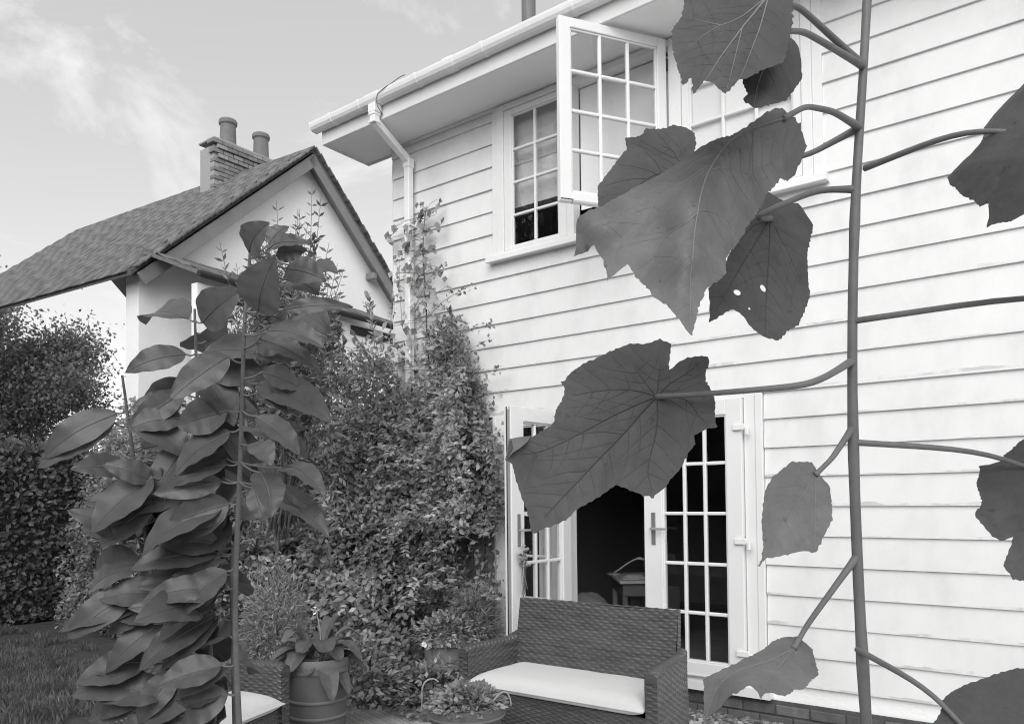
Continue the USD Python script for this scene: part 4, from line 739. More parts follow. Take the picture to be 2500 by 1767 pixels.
# ------------------------------------------------------------------ foreground plant with very large lobed leaves
DATA = json.loads(r'''{"fold":[[-0.745,-4.259,1.607],[-0.738,-4.24,1.611],[-0.734,-4.213,1.614],[-0.724,-4.236,1.603],[-0.72,-4.261,1.592],[-0.723,-4.278,1.583],[-0.732,-4.282,1.571],[-0.738,-4.278,1.572],[-0.739,-4.272,1.584],[-0.733,-4.257,1.597]],"hero":{"L1":{"o":[[-0.574,-4.021,1.777],[-0.596,-4.019,1.789],[-0.602,-4.021,1.788],[-0.609,-4.024,1.785],[-0.623,-4.031,1.783],[-0.64,-4.04,1.783],[-0.663,-4.06,1.773],[-0.683,-4.081,1.76],[-0.699,-4.099,1.748],[-0.712,-4.116,1.735],[-0.714,-4.12,1.731],[-0.719,-4.133,1.715],[-0.725,-4.139,1.713],[-0.722,-4.139,1.709],[-0.716,-4.139,1.701],[-0.713,-4.145,1.689],[-0.714,-4.153,1.677],[-0.718,-4.161,1.666],[-0.717,-4.169,1.65],[-0.715,-4.176,1.638],[-0.727,-4.198,1.623],[-0.733,-4.217,1.613],[-0.741,-4.264,1.607],[-0.733,-4.279,1.584],[-0.731,-4.287,1.572],[-0.726,-4.278,1.569],[-0.718,-4.281,1.55],[-0.707,-4.283,1.524],[-0.691,-4.285,1.492],[-0.68,-4.292,1.466],[-0.675,-4.292,1.46],[-0.668,-4.28,1.467],[-0.647,-4.258,1.477],[-0.639,-4.246,1.486],[-0.634,-4.235,1.498],[-0.617,-4.219,1.509],[-0.6,-4.204,1.523],[-0.589,-4.194,1.533],[-0.579,-4.194,1.53],[-0.559,-4.194,1.523],[-0.542,-4.194,1.516],[-0.525,-4.193,1.511],[-0.524,-4.189,1.516],[-0.513,-4.178,1.527],[-0.511,-4.17,1.537],[-0.507,-4.161,1.546],[-0.5,-4.148,1.56],[-0.497,-4.133,1.579],[-0.491,-4.119,1.595],[-0.495,-4.112,1.609],[-0.479,-4.097,1.619],[-0.465,-4.091,1.62],[-0.471,-4.085,1.637],[-0.475,-4.074,1.668],[-0.485,-4.068,1.687],[-0.494,-4.063,1.699],[-0.497,-4.057,1.719],[-0.492,-4.056,1.723],[-0.494,-4.051,1.739],[-0.506,-4.047,1.744],[-0.538,-4.036,1.746],[-0.557,-4.035,1.74],[-0.568,-4.043,1.728],[-0.571,-4.037,1.737]],"g":[[-0.727,-4.243,1.593],[-0.715,-4.26,1.562],[-0.706,-4.274,1.533],[-0.713,-4.213,1.593],[-0.699,-4.232,1.563],[-0.688,-4.249,1.533],[-0.679,-4.263,1.504],[-0.67,-4.275,1.476],[-0.71,-4.161,1.658],[-0.701,-4.175,1.625],[-0.69,-4.192,1.593],[-0.678,-4.211,1.563],[-0.667,-4.228,1.533],[-0.657,-4.244,1.504],[-0.701,-4.116,1.724],[-0.692,-4.131,1.69],[-0.683,-4.146,1.657],[-0.674,-4.161,1.624],[-0.664,-4.178,1.593],[-0.654,-4.196,1.562],[-0.643,-4.213,1.532],[-0.633,-4.23,1.504],[-0.684,-4.082,1.759],[-0.674,-4.1,1.723],[-0.664,-4.119,1.689],[-0.654,-4.136,1.655],[-0.645,-4.152,1.623],[-0.636,-4.168,1.592],[-0.626,-4.185,1.561],[-0.616,-4.202,1.532],[-0.657,-4.066,1.758],[-0.645,-4.087,1.722],[-0.634,-4.109,1.687],[-0.623,-4.129,1.654],[-0.614,-4.146,1.622],[-0.606,-4.161,1.591],[-0.597,-4.178,1.561],[-0.629,-4.051,1.756],[-0.617,-4.075,1.72],[-0.603,-4.102,1.685],[-0.592,-4.124,1.652],[-0.583,-4.141,1.62],[-0.576,-4.156,1.59],[-0.568,-4.172,1.56],[-0.559,-4.189,1.531],[-0.601,-4.037,1.755],[-0.589,-4.062,1.719],[-0.573,-4.096,1.683],[-0.562,-4.119,1.65],[-0.554,-4.135,1.619],[-0.547,-4.149,1.588],[-0.54,-4.165,1.559],[-0.532,-4.182,1.531],[-0.561,-4.05,1.717],[-0.546,-4.083,1.682],[-0.535,-4.107,1.649],[-0.528,-4.124,1.618],[-0.521,-4.14,1.588],[-0.514,-4.156,1.558],[-0.527,-4.053,1.713],[-0.518,-4.075,1.68],[-0.51,-4.094,1.648],[-0.503,-4.111,1.617],[-0.496,-4.127,1.587],[-0.488,-4.072,1.677],[-0.483,-4.084,1.647]],"v":[[[[-0.563,-4.101,1.674],[-0.59,-4.139,1.626],[-0.624,-4.172,1.58],[-0.65,-4.218,1.531],[-0.67,-4.269,1.484]],0.0032],[[[-0.563,-4.101,1.674],[-0.599,-4.122,1.658],[-0.639,-4.142,1.638],[-0.673,-4.167,1.616],[-0.696,-4.192,1.599],[-0.724,-4.256,1.581]],0.0022],[[[-0.563,-4.101,1.674],[-0.585,-4.098,1.684],[-0.625,-4.101,1.694],[-0.669,-4.12,1.691],[-0.699,-4.138,1.685]],0.0018],[[[-0.563,-4.101,1.674],[-0.552,-4.119,1.644],[-0.547,-4.137,1.61],[-0.548,-4.156,1.577],[-0.546,-4.172,1.552],[-0.529,-4.188,1.52]],0.002],[[[-0.563,-4.101,1.674],[-0.542,-4.089,1.674],[-0.516,-4.084,1.667],[-0.496,-4.092,1.64],[-0.481,-4.094,1.625]],0.0015],[[[-0.563,-4.101,1.674],[-0.574,-4.07,1.705],[-0.585,-4.043,1.737]],0.0014],[[[-0.563,-4.101,1.674],[-0.554,-4.062,1.704],[-0.516,-4.049,1.728]],0.0015],[[[-0.563,-4.101,1.674],[-0.592,-4.083,1.702],[-0.625,-4.063,1.739]],0.0013],[[[-0.601,-4.148,1.613],[-0.629,-4.151,1.618],[-0.653,-4.157,1.619],[-0.679,-4.17,1.614],[-0.711,-4.203,1.601]],0.0011],[[[-0.614,-4.167,1.583],[-0.606,-4.176,1.566],[-0.593,-4.188,1.543]],0.0009],[[[-0.639,-4.142,1.638],[-0.662,-4.146,1.642],[-0.689,-4.153,1.65]],0.0008],[[[-0.641,-4.196,1.554],[-0.669,-4.211,1.554],[-0.692,-4.246,1.541]],0.0009]],"p":[[-0.562,-4.101,1.674],[-0.532,-4.11,1.672],[-0.473,-4.096,1.672],[-0.394,-4.074,1.674],[-0.332,-4.04,1.679],[-0.3,-3.966,1.689]]},"L2":{"o":[[-0.343,-4.106,2.062],[-0.354,-4.121,2.073],[-0.368,-4.13,2.065],[-0.388,-4.145,2.05],[-0.397,-4.189,2.02],[-0.414,-4.239,1.991],[-0.45,-4.242,1.976],[-0.47,-4.277,1.948],[-0.494,-4.315,1.922],[-0.511,-4.36,1.892],[-0.536,-4.382,1.875],[-0.54,-4.376,1.858],[-0.548,-4.367,1.837],[-0.555,-4.369,1.828],[-0.547,-4.366,1.835],[-0.535,-4.366,1.835],[-0.517,-4.368,1.839],[-0.512,-4.366,1.83],[-0.507,-4.365,1.822],[-0.504,-4.366,1.81],[-0.499,-4.369,1.795],[-0.498,-4.372,1.786],[-0.491,-4.368,1.793],[-0.48,-4.362,1.803],[-0.475,-4.359,1.808],[-0.464,-4.361,1.794],[-0.437,-4.37,1.764],[-0.408,-4.383,1.738],[-0.39,-4.391,1.72],[-0.377,-4.396,1.705],[-0.371,-4.397,1.698],[-0.371,-4.389,1.707],[-0.374,-4.37,1.732],[-0.375,-4.346,1.761],[-0.372,-4.311,1.778],[-0.373,-4.284,1.795],[-0.38,-4.264,1.823],[-0.379,-4.232,1.845],[-0.381,-4.184,1.883],[-0.381,-4.148,1.911],[-0.378,-4.109,1.951],[-0.368,-4.07,1.987],[-0.354,-4.031,2.012],[-0.339,-4.038,2.038],[-0.336,-4.077,2.057]],"g":[[-0.521,-4.376,1.876],[-0.524,-4.373,1.853],[-0.501,-4.363,1.875],[-0.5,-4.367,1.849],[-0.502,-4.364,1.826],[-0.5,-4.368,1.801],[-0.493,-4.328,1.908],[-0.483,-4.346,1.876],[-0.48,-4.354,1.848],[-0.478,-4.357,1.823],[-0.471,-4.318,1.906],[-0.462,-4.335,1.874],[-0.458,-4.344,1.847],[-0.454,-4.352,1.82],[-0.451,-4.36,1.793],[-0.461,-4.282,1.939],[-0.444,-4.317,1.899],[-0.437,-4.334,1.868],[-0.434,-4.341,1.842],[-0.427,-4.356,1.813],[-0.423,-4.364,1.787],[-0.421,-4.37,1.762],[-0.431,-4.288,1.93],[-0.415,-4.325,1.89],[-0.407,-4.342,1.859],[-0.403,-4.352,1.832],[-0.397,-4.367,1.804],[-0.396,-4.369,1.781],[-0.396,-4.371,1.758],[-0.391,-4.383,1.733],[-0.414,-4.268,1.957],[-0.399,-4.302,1.917],[-0.391,-4.323,1.885],[-0.387,-4.333,1.857],[-0.385,-4.338,1.832],[-0.381,-4.349,1.806],[-0.381,-4.35,1.783],[-0.379,-4.356,1.758],[-0.402,-4.232,1.992],[-0.39,-4.263,1.952],[-0.385,-4.275,1.922],[-0.386,-4.275,1.898],[-0.384,-4.28,1.872],[-0.383,-4.284,1.846],[-0.382,-4.287,1.821],[-0.376,-4.304,1.792],[-0.389,-4.196,2.001],[-0.384,-4.211,1.968],[-0.386,-4.208,1.944],[-0.39,-4.198,1.922],[-0.386,-4.21,1.892],[-0.382,-4.223,1.862],[-0.382,-4.141,2.046],[-0.379,-4.15,2.015],[-0.379,-4.152,1.988],[-0.382,-4.145,1.964],[-0.384,-4.141,1.938],[-0.362,-4.122,2.047],[-0.366,-4.11,2.026],[-0.37,-4.098,2.003],[-0.373,-4.091,1.979],[-0.343,-4.095,2.052],[-0.351,-4.073,2.035],[-0.358,-4.051,2.016]],"v":[[[[-0.348,-4.115,2.059],[-0.387,-4.147,2.045],[-0.395,-4.193,2.014],[-0.394,-4.248,1.971],[-0.392,-4.293,1.928],[-0.392,-4.313,1.897],[-0.388,-4.334,1.865],[-0.387,-4.349,1.825],[-0.385,-4.363,1.786],[-0.382,-4.372,1.741],[-0.372,-4.395,1.701]],0.0032],[[[-0.393,-4.272,1.948],[-0.414,-4.287,1.934],[-0.431,-4.293,1.925],[-0.454,-4.314,1.905],[-0.484,-4.333,1.895],[-0.506,-4.367,1.875],[-0.525,-4.378,1.867]],0.002],[[[-0.388,-4.334,1.865],[-0.399,-4.345,1.85],[-0.43,-4.34,1.844],[-0.439,-4.347,1.829],[-0.443,-4.36,1.794]],0.0017],[[[-0.454,-4.314,1.905],[-0.455,-4.33,1.882],[-0.468,-4.345,1.856],[-0.499,-4.364,1.837]],0.0012],[[[-0.391,-4.28,1.939],[-0.386,-4.255,1.949],[-0.384,-4.214,1.961],[-0.383,-4.174,1.968],[-0.381,-4.144,1.97]],0.0012],[[[-0.383,-4.174,1.968],[-0.374,-4.116,1.997],[-0.358,-4.074,2.024]],0.0014],[[[-0.387,-4.33,1.869],[-0.384,-4.304,1.876],[-0.385,-4.264,1.882],[-0.384,-4.222,1.879]],0.0013],[[[-0.387,-4.351,1.823],[-0.383,-4.336,1.822],[-0.383,-4.301,1.824]],0.001],[[[-0.384,-4.365,1.794],[-0.399,-4.369,1.782],[-0.414,-4.37,1.767]],0.0011]],"p":[[-0.348,-4.115,2.058],[-0.327,-4.075,2.087],[-0.31,-3.988,2.108],[-0.296,-3.914,2.093]]},"L3":{"o":[[-0.643,-4.139,1.981],[-0.655,-4.12,2.014],[-0.663,-4.108,2.044],[-0.655,-4.093,2.066],[-0.649,-4.079,2.086],[-0.644,-4.068,2.101],[-0.637,-4.049,2.123],[-0.641,-4.047,2.133],[-0.645,-4.039,2.15],[-0.634,-4.024,2.152],[-0.629,-4.007,2.162],[-0.63,-3.99,2.181],[-0.619,-3.975,2.181],[-0.608,-3.951,2.19],[-0.601,-3.936,2.199],[-0.582,-3.924,2.193],[-0.565,-3.924,2.177],[-0.558,-3.935,2.15],[-0.557,-3.947,2.13],[-0.556,-3.958,2.108],[-0.541,-3.959,2.081],[-0.54,-3.999,2.033],[-0.557,-4.075,1.98],[-0.592,-4.133,1.957]],"g":[[-0.639,-4.088,2.055],[-0.629,-4.107,2.015],[-0.615,-4.132,1.974],[-0.632,-4.033,2.137],[-0.622,-4.052,2.095],[-0.613,-4.071,2.054],[-0.602,-4.092,2.013],[-0.589,-4.118,1.972],[-0.612,-4.0,2.144],[-0.601,-4.025,2.099],[-0.591,-4.046,2.057],[-0.58,-4.069,2.015],[-0.568,-4.094,1.974],[-0.592,-3.969,2.149],[-0.581,-3.993,2.104],[-0.571,-4.015,2.062],[-0.56,-4.04,2.019],[-0.567,-3.944,2.152],[-0.56,-3.962,2.109],[-0.552,-3.982,2.067]],"v":[[[[-0.546,-3.965,2.08],[-0.574,-4.004,2.079],[-0.593,-4.043,2.064],[-0.604,-4.073,2.04]],0.0018],[[[-0.546,-3.965,2.08],[-0.573,-3.983,2.104],[-0.585,-3.978,2.129],[-0.601,-3.991,2.137]],0.0014],[[[-0.585,-4.025,2.073],[-0.597,-4.022,2.097],[-0.615,-4.028,2.117]],0.001]],"p":[[-0.546,-3.965,2.08],[-0.465,-3.929,2.093],[-0.375,-3.911,2.082],[-0.314,-3.889,2.049]]},"L4":{"o":[[-0.447,-3.902,2.04],[-0.446,-3.961,1.987],[-0.45,-4.018,1.937],[-0.455,-4.061,1.893],[-0.46,-4.092,1.855],[-0.468,-4.118,1.828],[-0.463,-4.124,1.807],[-0.459,-4.131,1.785],[-0.459,-4.141,1.769],[-0.452,-4.125,1.779],[-0.441,-4.101,1.795],[-0.437,-4.095,1.796],[-0.426,-4.088,1.784],[-0.416,-4.083,1.77],[-0.405,-4.075,1.759],[-0.396,-4.066,1.753],[-0.384,-4.049,1.748],[-0.379,-4.024,1.766],[-0.37,-3.996,1.779],[-0.367,-3.941,1.835],[-0.382,-3.9,1.918],[-0.388,-3.841,1.984],[-0.413,-3.837,2.031],[-0.428,-3.883,2.026]],"g":[[-0.455,-4.075,1.871],[-0.45,-4.089,1.838],[-0.446,-4.101,1.806],[-0.449,-4.007,1.946],[-0.441,-4.029,1.909],[-0.436,-4.046,1.874],[-0.431,-4.06,1.841],[-0.427,-4.074,1.808],[-0.439,-3.947,1.992],[-0.429,-3.977,1.95],[-0.423,-3.997,1.913],[-0.418,-4.014,1.878],[-0.413,-4.028,1.844],[-0.409,-4.043,1.811],[-0.404,-4.059,1.779],[-0.422,-3.903,2.001],[-0.412,-3.935,1.958],[-0.406,-3.957,1.92],[-0.401,-3.975,1.884],[-0.396,-3.992,1.849],[-0.391,-4.008,1.815],[-0.386,-4.025,1.782],[-0.407,-3.847,2.014],[-0.397,-3.882,1.969],[-0.39,-3.909,1.929],[-0.384,-3.931,1.891],[-0.379,-3.95,1.855],[-0.374,-3.969,1.82]],"v":[[[[-0.426,-3.945,1.978],[-0.432,-4.01,1.917],[-0.442,-4.068,1.855],[-0.454,-4.12,1.791]],0.002],[[[-0.426,-3.945,1.978],[-0.414,-3.99,1.902],[-0.406,-4.031,1.823],[-0.397,-4.063,1.758]],0.002],[[[-0.426,-3.945,1.978],[-0.401,-3.943,1.923],[-0.376,-3.939,1.86]],0.0016],[[[-0.426,-3.945,1.978],[-0.444,-3.994,1.954],[-0.452,-4.053,1.896]],0.0014]],"p":[[-0.425,-3.945,1.978],[-0.425,-3.982,1.966],[-0.428,-4.01,1.965]],"h":[[[-0.437,-4.077,1.826],0.0055],[[-0.412,-4.03,1.839],0.006],[[-0.421,-4.072,1.799],0.0022]]},"L5":{"o":[[-0.426,-4.279,2.185],[-0.419,-4.296,2.158],[-0.416,-4.306,2.143],[-0.416,-4.314,2.131],[-0.417,-4.322,2.121],[-0.418,-4.327,2.115],[-0.418,-4.336,2.102],[-0.414,-4.345,2.087],[-0.411,-4.352,2.074],[-0.401,-4.367,2.048],[-0.396,-4.372,2.036],[-0.391,-4.378,2.025],[-0.384,-4.386,2.009],[-0.379,-4.396,1.992],[-0.376,-4.394,1.994],[-0.376,-4.389,1.999],[-0.374,-4.382,2.008],[-0.372,-4.382,2.006],[-0.367,-4.393,1.989],[-0.363,-4.402,1.975],[-0.361,-4.399,1.977],[-0.359,-4.388,1.99],[-0.357,-4.378,2.002],[-0.35,-4.38,1.995],[-0.344,-4.38,1.989],[-0.336,-4.384,1.98],[-0.33,-4.386,1.972],[-0.329,-4.366,1.989],[-0.327,-4.343,2.009],[-0.324,-4.339,2.009],[-0.316,-4.304,2.032],[-0.295,-4.277,2.047],[-0.296,-4.239,2.117],[-0.319,-4.173,2.215],[-0.363,-4.159,2.258],[-0.415,-4.208,2.254],[-0.43,-4.242,2.23]],"g":[[-0.424,-4.263,2.201],[-0.411,-4.294,2.155],[-0.401,-4.319,2.114],[-0.391,-4.341,2.076],[-0.382,-4.363,2.04],[-0.404,-4.249,2.2],[-0.39,-4.283,2.153],[-0.38,-4.31,2.11],[-0.371,-4.333,2.073],[-0.363,-4.354,2.037],[-0.354,-4.376,2.001],[-0.383,-4.235,2.2],[-0.37,-4.271,2.15],[-0.36,-4.299,2.108],[-0.352,-4.32,2.072],[-0.345,-4.339,2.038],[-0.336,-4.363,2.001],[-0.362,-4.222,2.198],[-0.349,-4.261,2.147],[-0.341,-4.286,2.107],[-0.335,-4.301,2.074],[-0.331,-4.316,2.043],[-0.341,-4.212,2.194],[-0.328,-4.252,2.144],[-0.322,-4.271,2.107],[-0.319,-4.283,2.077],[-0.316,-4.293,2.048],[-0.321,-4.196,2.194],[-0.31,-4.233,2.146],[-0.304,-4.253,2.109],[-0.301,-4.266,2.078],[-0.298,-4.278,2.048]],"v":[[[[-0.329,-4.229,2.17],[-0.335,-4.261,2.137],[-0.343,-4.288,2.107],[-0.35,-4.321,2.068],[-0.355,-4.349,2.035],[-0.357,-4.377,2.003]],0.0028],[[[-0.329,-4.232,2.168],[-0.34,-4.26,2.143],[-0.354,-4.287,2.119],[-0.367,-4.302,2.111],[-0.379,-4.32,2.096],[-0.392,-4.346,2.071]],0.002],[[[-0.329,-4.229,2.17],[-0.325,-4.275,2.105],[-0.329,-4.3,2.064],[-0.329,-4.338,2.015]],0.002],[[[-0.343,-4.288,2.107],[-0.341,-4.317,2.06],[-0.331,-4.379,1.98]],0.0014],[[[-0.367,-4.302,2.111],[-0.383,-4.304,2.12],[-0.408,-4.308,2.135]],0.0014]],"p":[[-0.329,-4.23,2.17],[-0.318,-4.123,2.206],[-0.309,-3.99,2.194]]},"L6":{"o":[[-0.342,-4.224,2.139],[-0.345,-4.243,2.112],[-0.347,-4.259,2.077],[-0.353,-4.269,2.051],[-0.348,-4.274,2.036],[-0.342,-4.281,2.021],[-0.346,-4.286,2.017],[-0.344,-4.29,2.01],[-0.341,-4.293,2.004],[-0.338,-4.288,2.006],[-0.333,-4.288,2.001],[-0.33,-4.287,1.998],[-0.325,-4.28,2.0],[-0.319,-4.268,2.005],[-0.309,-4.236,2.019],[-0.303,-4.183,2.07],[-0.308,-4.181,2.117],[-0.328,-4.203,2.141]],"g":[[-0.338,-4.241,2.104],[-0.333,-4.256,2.071],[-0.331,-4.264,2.043],[-0.328,-4.275,2.013],[-0.321,-4.217,2.109],[-0.316,-4.236,2.074],[-0.314,-4.245,2.045],[-0.313,-4.248,2.019],[-0.306,-4.19,2.091],[-0.305,-4.195,2.064]],"v":[[[[-0.326,-4.207,2.133],[-0.326,-4.244,2.083],[-0.332,-4.264,2.045],[-0.331,-4.285,2.002]],0.002],[[[-0.326,-4.207,2.133],[-0.339,-4.242,2.104],[-0.346,-4.265,2.049]],0.0014]],"p":[[-0.328,-4.203,2.138],[-0.314,-4.119,2.172],[-0.299,-3.982,2.168]]},"L7":{"o":[[-0.407,-4.017,1.541],[-0.411,-4.037,1.522],[-0.411,-4.053,1.5],[-0.408,-4.071,1.469],[-0.401,-4.083,1.438],[-0.399,-4.095,1.419],[-0.402,-4.109,1.406],[-0.394,-4.09,1.418],[-0.376,-4.07,1.421],[-0.354,-4.043,1.428],[-0.339,-4.032,1.424],[-0.328,-3.98,1.473],[-0.34,-3.94,1.524],[-0.369,-3.938,1.565],[-0.391,-3.972,1.565]],"g":[[-0.403,-4.017,1.535],[-0.398,-4.033,1.506],[-0.394,-4.048,1.477],[-0.389,-4.063,1.45],[-0.385,-4.077,1.423],[-0.383,-3.987,1.535],[-0.378,-4.007,1.505],[-0.373,-4.025,1.477],[-0.368,-4.042,1.449],[-0.363,-3.958,1.535],[-0.357,-3.981,1.505],[-0.352,-4.002,1.477],[-0.347,-4.02,1.449],[-0.336,-3.956,1.505],[-0.33,-3.98,1.476]],"v":[[[[-0.361,-3.945,1.545],[-0.374,-4.013,1.493],[-0.391,-4.078,1.432]],0.0018],[[[-0.361,-3.945,1.545],[-0.349,-3.991,1.486],[-0.34,-4.027,1.431]],0.0014]],"p":[[-0.361,-3.945,1.545],[-0.339,-3.929,1.571],[-0.322,-3.892,1.599]]},"L8":{"o":[[-0.406,-3.974,1.28],[-0.421,-4.019,1.271],[-0.426,-4.049,1.266],[-0.43,-4.072,1.263],[-0.439,-4.096,1.256],[-0.45,-4.103,1.251],[-0.459,-4.11,1.246],[-0.467,-4.116,1.24],[-0.482,-4.123,1.23],[-0.474,-4.137,1.221],[-0.471,-4.147,1.212],[-0.466,-4.157,1.202],[-0.461,-4.167,1.191],[-0.458,-4.172,1.186],[-0.456,-4.17,1.191],[-0.448,-4.172,1.196],[-0.432,-4.176,1.209],[-0.422,-4.177,1.221],[-0.406,-4.18,1.233],[-0.397,-4.177,1.241],[-0.393,-4.17,1.246],[-0.382,-4.175,1.242],[-0.375,-4.177,1.237],[-0.372,-4.182,1.233],[-0.373,-4.175,1.237],[-0.369,-4.162,1.238],[-0.352,-4.146,1.229],[-0.345,-4.085,1.229],[-0.349,-3.989,1.232],[-0.369,-3.949,1.262],[-0.39,-3.954,1.279]],"g":[[-0.452,-4.122,1.243],[-0.437,-4.161,1.225],[-0.418,-4.137,1.25],[-0.417,-4.062,1.264],[-0.393,-4.133,1.252],[-0.395,-4.043,1.263],[-0.375,-4.105,1.249],[-0.36,-4.152,1.234],[-0.377,-4.013,1.26],[-0.362,-4.064,1.243],[-0.364,-3.962,1.253],[-0.352,-4.006,1.234]],"v":[[[[-0.386,-3.991,1.27],[-0.405,-4.085,1.259],[-0.435,-4.119,1.25],[-0.453,-4.15,1.223],[-0.459,-4.169,1.189]],0.002],[[[-0.386,-3.991,1.27],[-0.386,-4.091,1.254],[-0.373,-4.18,1.235]],0.0016],[[[-0.386,-3.991,1.27],[-0.364,-4.032,1.246],[-0.347,-4.078,1.23]],0.0014]],"p":[[-0.386,-3.992,1.27],[-0.377,-3.949,1.303],[-0.36,-3.875,1.342]]}},"left":[[-1.547,-4.165,1.955,-1.426,-4.207,2.049,0.0742],[-1.733,-4.061,2.158,-1.626,-4.079,2.207,0.0522],[-1.82,-3.941,2.227,-1.794,-3.893,2.285,0.0443],[-1.678,-4.019,2.147,-1.601,-3.981,2.159,0.033],[-1.74,-4.004,2.174,-1.563,-3.999,2.161,0.0169],[-1.74,-3.941,2.144,-1.623,-3.903,2.099,0.049],[-1.817,-3.813,2.191,-1.719,-3.78,2.165,0.0294],[-1.821,-3.876,2.14,-1.679,-3.881,2.076,0.0393],[-1.583,-4.067,1.984,-1.456,-3.956,1.992,0.0287],[-1.668,-3.944,2.015,-1.532,-3.964,1.937,0.0535],[-1.775,-3.963,2.014,-1.703,-3.969,1.981,0.0346],[-1.575,-4.122,1.926,-1.435,-4.049,1.894,0.0254],[-1.531,-4.15,1.908,-1.392,-4.098,1.861,0.0321],[-1.633,-4.102,1.912,-1.499,-4.017,1.822,0.0313],[-1.73,-4.05,1.895,-1.665,-3.984,1.871,0.0357],[-1.671,-4.066,1.839,-1.636,-3.973,1.802,0.0455],[-1.791,-3.975,2.037,-1.706,-3.996,2.003,0.0317],[-1.685,-4.075,1.786,-1.62,-4.028,1.731,0.0295],[-1.6,-4.134,1.716,-1.523,-4.066,1.623,0.0432],[-1.558,-4.163,1.648,-1.472,-4.18,1.592,0.0272],[-1.594,-4.063,1.595,-1.415,-4.075,1.524,0.0248],[-1.558,-4.096,1.55,-1.512,-3.99,1.469,0.0279],[-1.607,-4.069,1.515,-1.454,-4.034,1.426,0.0339],[-1.552,-4.156,1.579,-1.479,-4.177,1.476,0.0445],[-1.771,-3.95,1.711,-1.74,-3.875,1.713,0.0231],[-1.744,-3.928,1.688,-1.696,-3.908,1.623,0.0288],[-1.652,-4.105,1.546,-1.601,-4.107,1.458,0.0365],[-1.729,-4.039,1.609,-1.693,-3.987,1.567,0.033],[-1.731,-4.044,1.702,-1.595,-4.084,1.654,0.0412],[-1.605,-4.186,1.967,-1.629,-4.215,2.062,0.0742],[-1.935,-4.029,2.209,-2.049,-4.053,2.252,0.033],[-2.064,-3.981,2.182,-2.21,-4.028,2.158,0.049],[-2.185,-3.992,2.193,-2.329,-4.001,2.255,0.0294],[-2.068,-3.994,2.132,-2.21,-4.002,2.148,0.0393],[-1.873,-4.101,2.044,-2.085,-4.165,2.047,0.0287],[-1.947,-4.112,2.004,-2.085,-4.093,1.983,0.0535],[-2.021,-3.951,2.033,-1.908,-4.093,1.998,0.0346],[-1.814,-4.089,1.985,-1.876,-4.227,1.937,0.0254],[-1.733,-4.126,1.911,-1.879,-4.21,1.903,0.0321],[-1.76,-4.106,1.917,-1.953,-4.153,1.842,0.0313],[-1.799,-4.052,1.899,-1.928,-4.082,1.913,0.0357],[-1.808,-4.071,1.836,-1.839,-4.177,1.797,0.0455],[-1.789,-4.059,1.804,-1.834,-4.117,1.746,0.0295],[-1.659,-4.155,1.719,-1.836,-4.159,1.607,0.0432],[-1.742,-4.09,1.634,-1.801,-4.098,1.585,0.0272],[-1.806,-4.137,1.601,-1.875,-4.216,1.525,0.0248],[-1.707,-4.183,1.547,-1.94,-4.18,1.478,0.0279],[-1.832,-4.111,1.538,-1.885,-4.213,1.415,0.0339],[-1.656,-4.172,1.556,-1.684,-4.187,1.488,0.0445],[-2.115,-3.974,1.703,-2.125,-4.026,1.642,0.0288],[-1.702,-4.106,1.517,-1.678,-4.163,1.437,0.0365],[-1.914,-3.988,1.639,-1.781,-4.137,1.565,0.033],[-1.933,-3.985,1.725,-1.884,-4.069,1.659,0.0412]],"lstem":[[-1.733,-4.065,2.259],[-1.749,-4.067,1.962],[-1.781,-4.055,1.645],[-1.834,-4.042,1.212]],"rstem":[[-0.271,-3.871,2.502],[-0.288,-3.875,2.231],[-0.307,-3.882,1.993],[-0.318,-3.88,1.701],[-0.323,-3.85,1.449],[-0.326,-3.805,1.165]]}''')
CAMP = EYE
